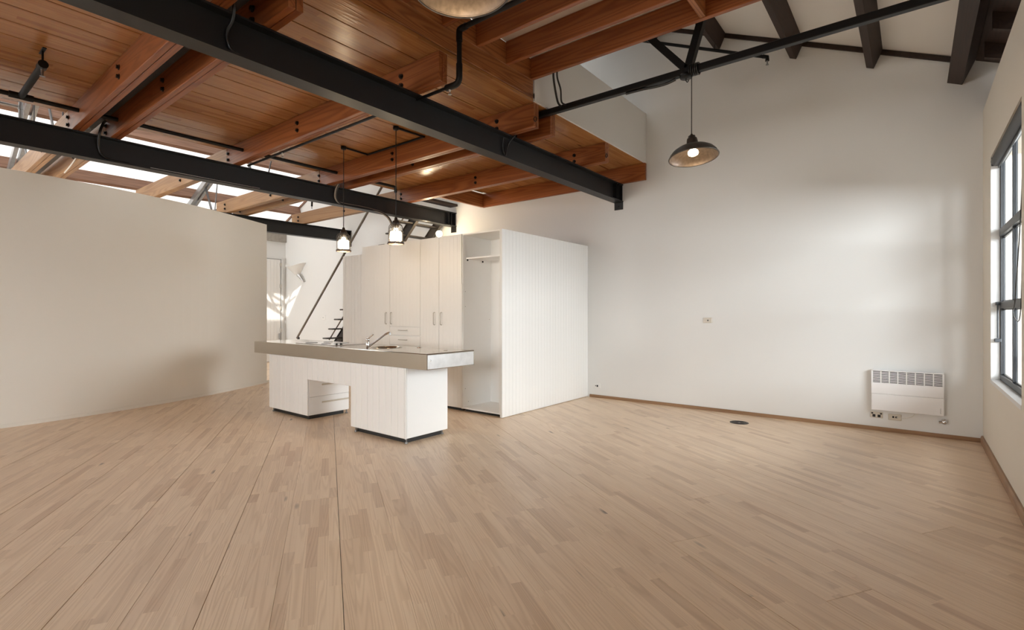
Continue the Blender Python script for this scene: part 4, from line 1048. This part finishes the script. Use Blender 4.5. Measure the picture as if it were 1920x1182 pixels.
def wall_plate(name, label, x0, x1, z0, z1, mat, holes, cat='socket'):
    t = thing(name, ((x0+x1)/2, YB, (z0+z1)/2), label, cat)
    MB().cbox(x0, x1, YB-.010, YB, z0, z1, .003).build('cover_plate', M[mat], t)
    for (hx, hz, w, h, m, nm) in holes: MB().cbox(hx-w/2, hx+w/2, YB-.0135, YB-.009, hz-h/2, hz+h/2, .0015).build(nm, M[m], t)
    return t
wall_plate('data_outlet', 'ivory outlet plate high in the middle of the long white wall', -2.227, -2.107, 1.180, 1.250, 'plate', [(-2.165, 1.213, .018, .018, 'hole', 'jack'), (-2.113, 1.215, .008, .062, 'plate_w', 'edge_clip')], 'outlet')
wall_plate('power_socket', 'small white socket low on the long wall beside the boarded panel', -3.912, -3.782, .146, .216, 'plate_w', [(-3.838, .180, .026, .028, 'hole', 'jack'), (-3.868, .181, .014, .016, 'hole', 'jack')])
wall_plate('power_socket', 'double power socket with black switches under the heater', -.380, -.263, .140, .207, 'plate', [(-.345, .164, .027, .029, 'hole', 'outlet_hole'), (-.298, .163, .027, .029, 'hole', 'outlet_hole'), (-.361, .191, .018, .016, 'hole', 'rocker'), (-.281, .190, .018, .016, 'hole', 'rocker')])
wall_plate('cord_outlet', 'ivory outlet plate with the heater cord plugged in', -.216, -.100, .132, .200, 'plate', [(-.172, .168, .016, .020, 'hole', 'switch'), (-.145, .167, .018, .018, 'hole', 'plug')], 'outlet')
cable('thin white heater cord curving into its outlet plate', [(-.143, YB-.018, .167), (-.11, YB-.03, .168), (-.06, YB-.03, .172), (-.015, YB-.03, .195), (.01, YB-.03, .228), (.012, YB-.03, .25)], .0035, 'wcable', 'heater_cord')
wall_plate('light_switch', 'tiny white light switch on the far wall near the stair foot', -11.58, -11.44, 1.13, 1.25, 'plate_w', [(-11.53, 1.19, .02, .03, 'galv', 'rocker')], 'switch')

# panel heater
ht = thing('panel_heater', (-.06, YB, .235), 'white panel heater with slotted grille on the wall by the window', 'heater')
hx0, hx1, hz0, hz1 = -.366, .254, .236, .684
MB().cbox(hx0+.012, hx1-.012, YB-.055, YB-.012, hz0+.012, hz1-.006, .006).build('casing', M['hole'], ht)  # black stands in for the shade behind the grille slots
fp = MB(); yf0, yf1 = YB-.078, YB-.060
zg0, zg1 = hz1-.145, hz1-.014
fp.cbox(hx0, hx1, yf0, yf1, hz0, hz0+.185, .006)
fp.cbox(hx0, hx1, yf0, yf1, hz0+.1865, zg0, .003)
fp.cbox(hx0, hx1, yf0, yf1, zg1, hz1, .005)
fp.build('front_panel', M['heater'], ht)
for x in (hx0, hx1-.012): MB().cbox(x, x+.012, yf1, YB-.014, hz0, hz1, .003).build('side_cheek', M['heater'], ht)
MB().box(hx0+.012, hx1-.012, yf1, YB-.014, hz0, hz0+.010).build('underside', M['heater'], ht)
gp = MB(); cols = 8; mgn = .012; cw = (hx1-hx0-2*mgn)/cols
for k in range(cols+1):
    xc = hx0+mgn+k*cw; a, b = (hx0, xc+.002) if k == 0 else ((xc-.002, hx1) if k == cols else (xc-.0045, xc+.0045))
    gp.box(a, b, yf0+.001, yf1, zg0, zg1)
ns = 9; sh_ = (zg1-zg0)/ns
for k in range(cols):
    for j in range(ns):
        z = zg0+j*sh_
        gp.add([(hx0+mgn+k*cw, yf0+.002, z), (hx0+mgn+(k+1)*cw, yf0+.002, z), (hx0+mgn+(k+1)*cw, yf0+.008, z), (hx0+mgn+k*cw, yf0+.008, z),
                (hx0+mgn+k*cw, yf0+.002, z+sh_*.46), (hx0+mgn+(k+1)*cw, yf0+.002, z+sh_*.46), (hx0+mgn+(k+1)*cw, yf0+.008, z+sh_*.46), (hx0+mgn+k*cw, yf0+.008, z+sh_*.46)],
               [(0,3,2,1),(4,5,6,7),(0,1,5,4),(1,2,6,5),(2,3,7,6),(3,0,4,7)])
gp.build('grille', M['heater'], ht)
pr = MB()                                                            # tiny upright maker's mark, unreadable in the photograph
for k in range(5):
    z = .262+k*.0115
    pr.box(.2215, .2285, yf0-.0006, yf0, z, z+.0022); pr.box(.2215, .2285, yf0-.0006, yf0, z+.0055, z+.0075); pr.box(.2215 if k % 2 else .2265, .2235 if k % 2 else .2285, yf0-.0006, yf0, z+.0022, z+.0055)
pr.build('printed_mark', M['text'], ht)

# gas bayonet at the skirting
tv = thing('wall_valve', (.242, YB, .172), 'small chrome wall valve near the floor corner under the heater', 'valve')
MB().lathe([(0, .052), (.012, .050), (.020, .044), (.022, .030), (.024, .012), (.030, .008), (.030, 0)], 20, (.255, YB, .172), rot_to((0, -1, 0))).build('valve_body', M['chrome'], tv)
MB().tube([(.255, YB-.034, .172), (.212, YB-.034, .168)], [.014, .013], 14).build('spigot', M['chrome'], tv)
MB().cbox(.246, .268, YB-.052, YB-.028, .190, .202, .003).build('lever', M['chrome'], tv)

# round floor vent
fv = thing('floor_vent', (-1.632, 6.442, 0), 'round black vent let into the floor near the skirting', 'vent')
vx, vy = -1.632, 6.442
MB().lathe([(0, .0015), (.098, .0015), (.102, .004), (.106, .001)], 36, (vx, vy, 0)).build('rim_plate', M['drain'], fv)
for r in (.085, .062, .040): MB().lathe([(r-.006, .002), (r-.006, .005), (r+.004, .005), (r+.004, .002)], 32, (vx, vy, 0)).build('ring', M['drain'], fv)
MB().lathe([(0, .006), (.010, .005), (.012, .002)], 12, (vx, vy, 0)).build('centre_screw', M['galv'], fv)
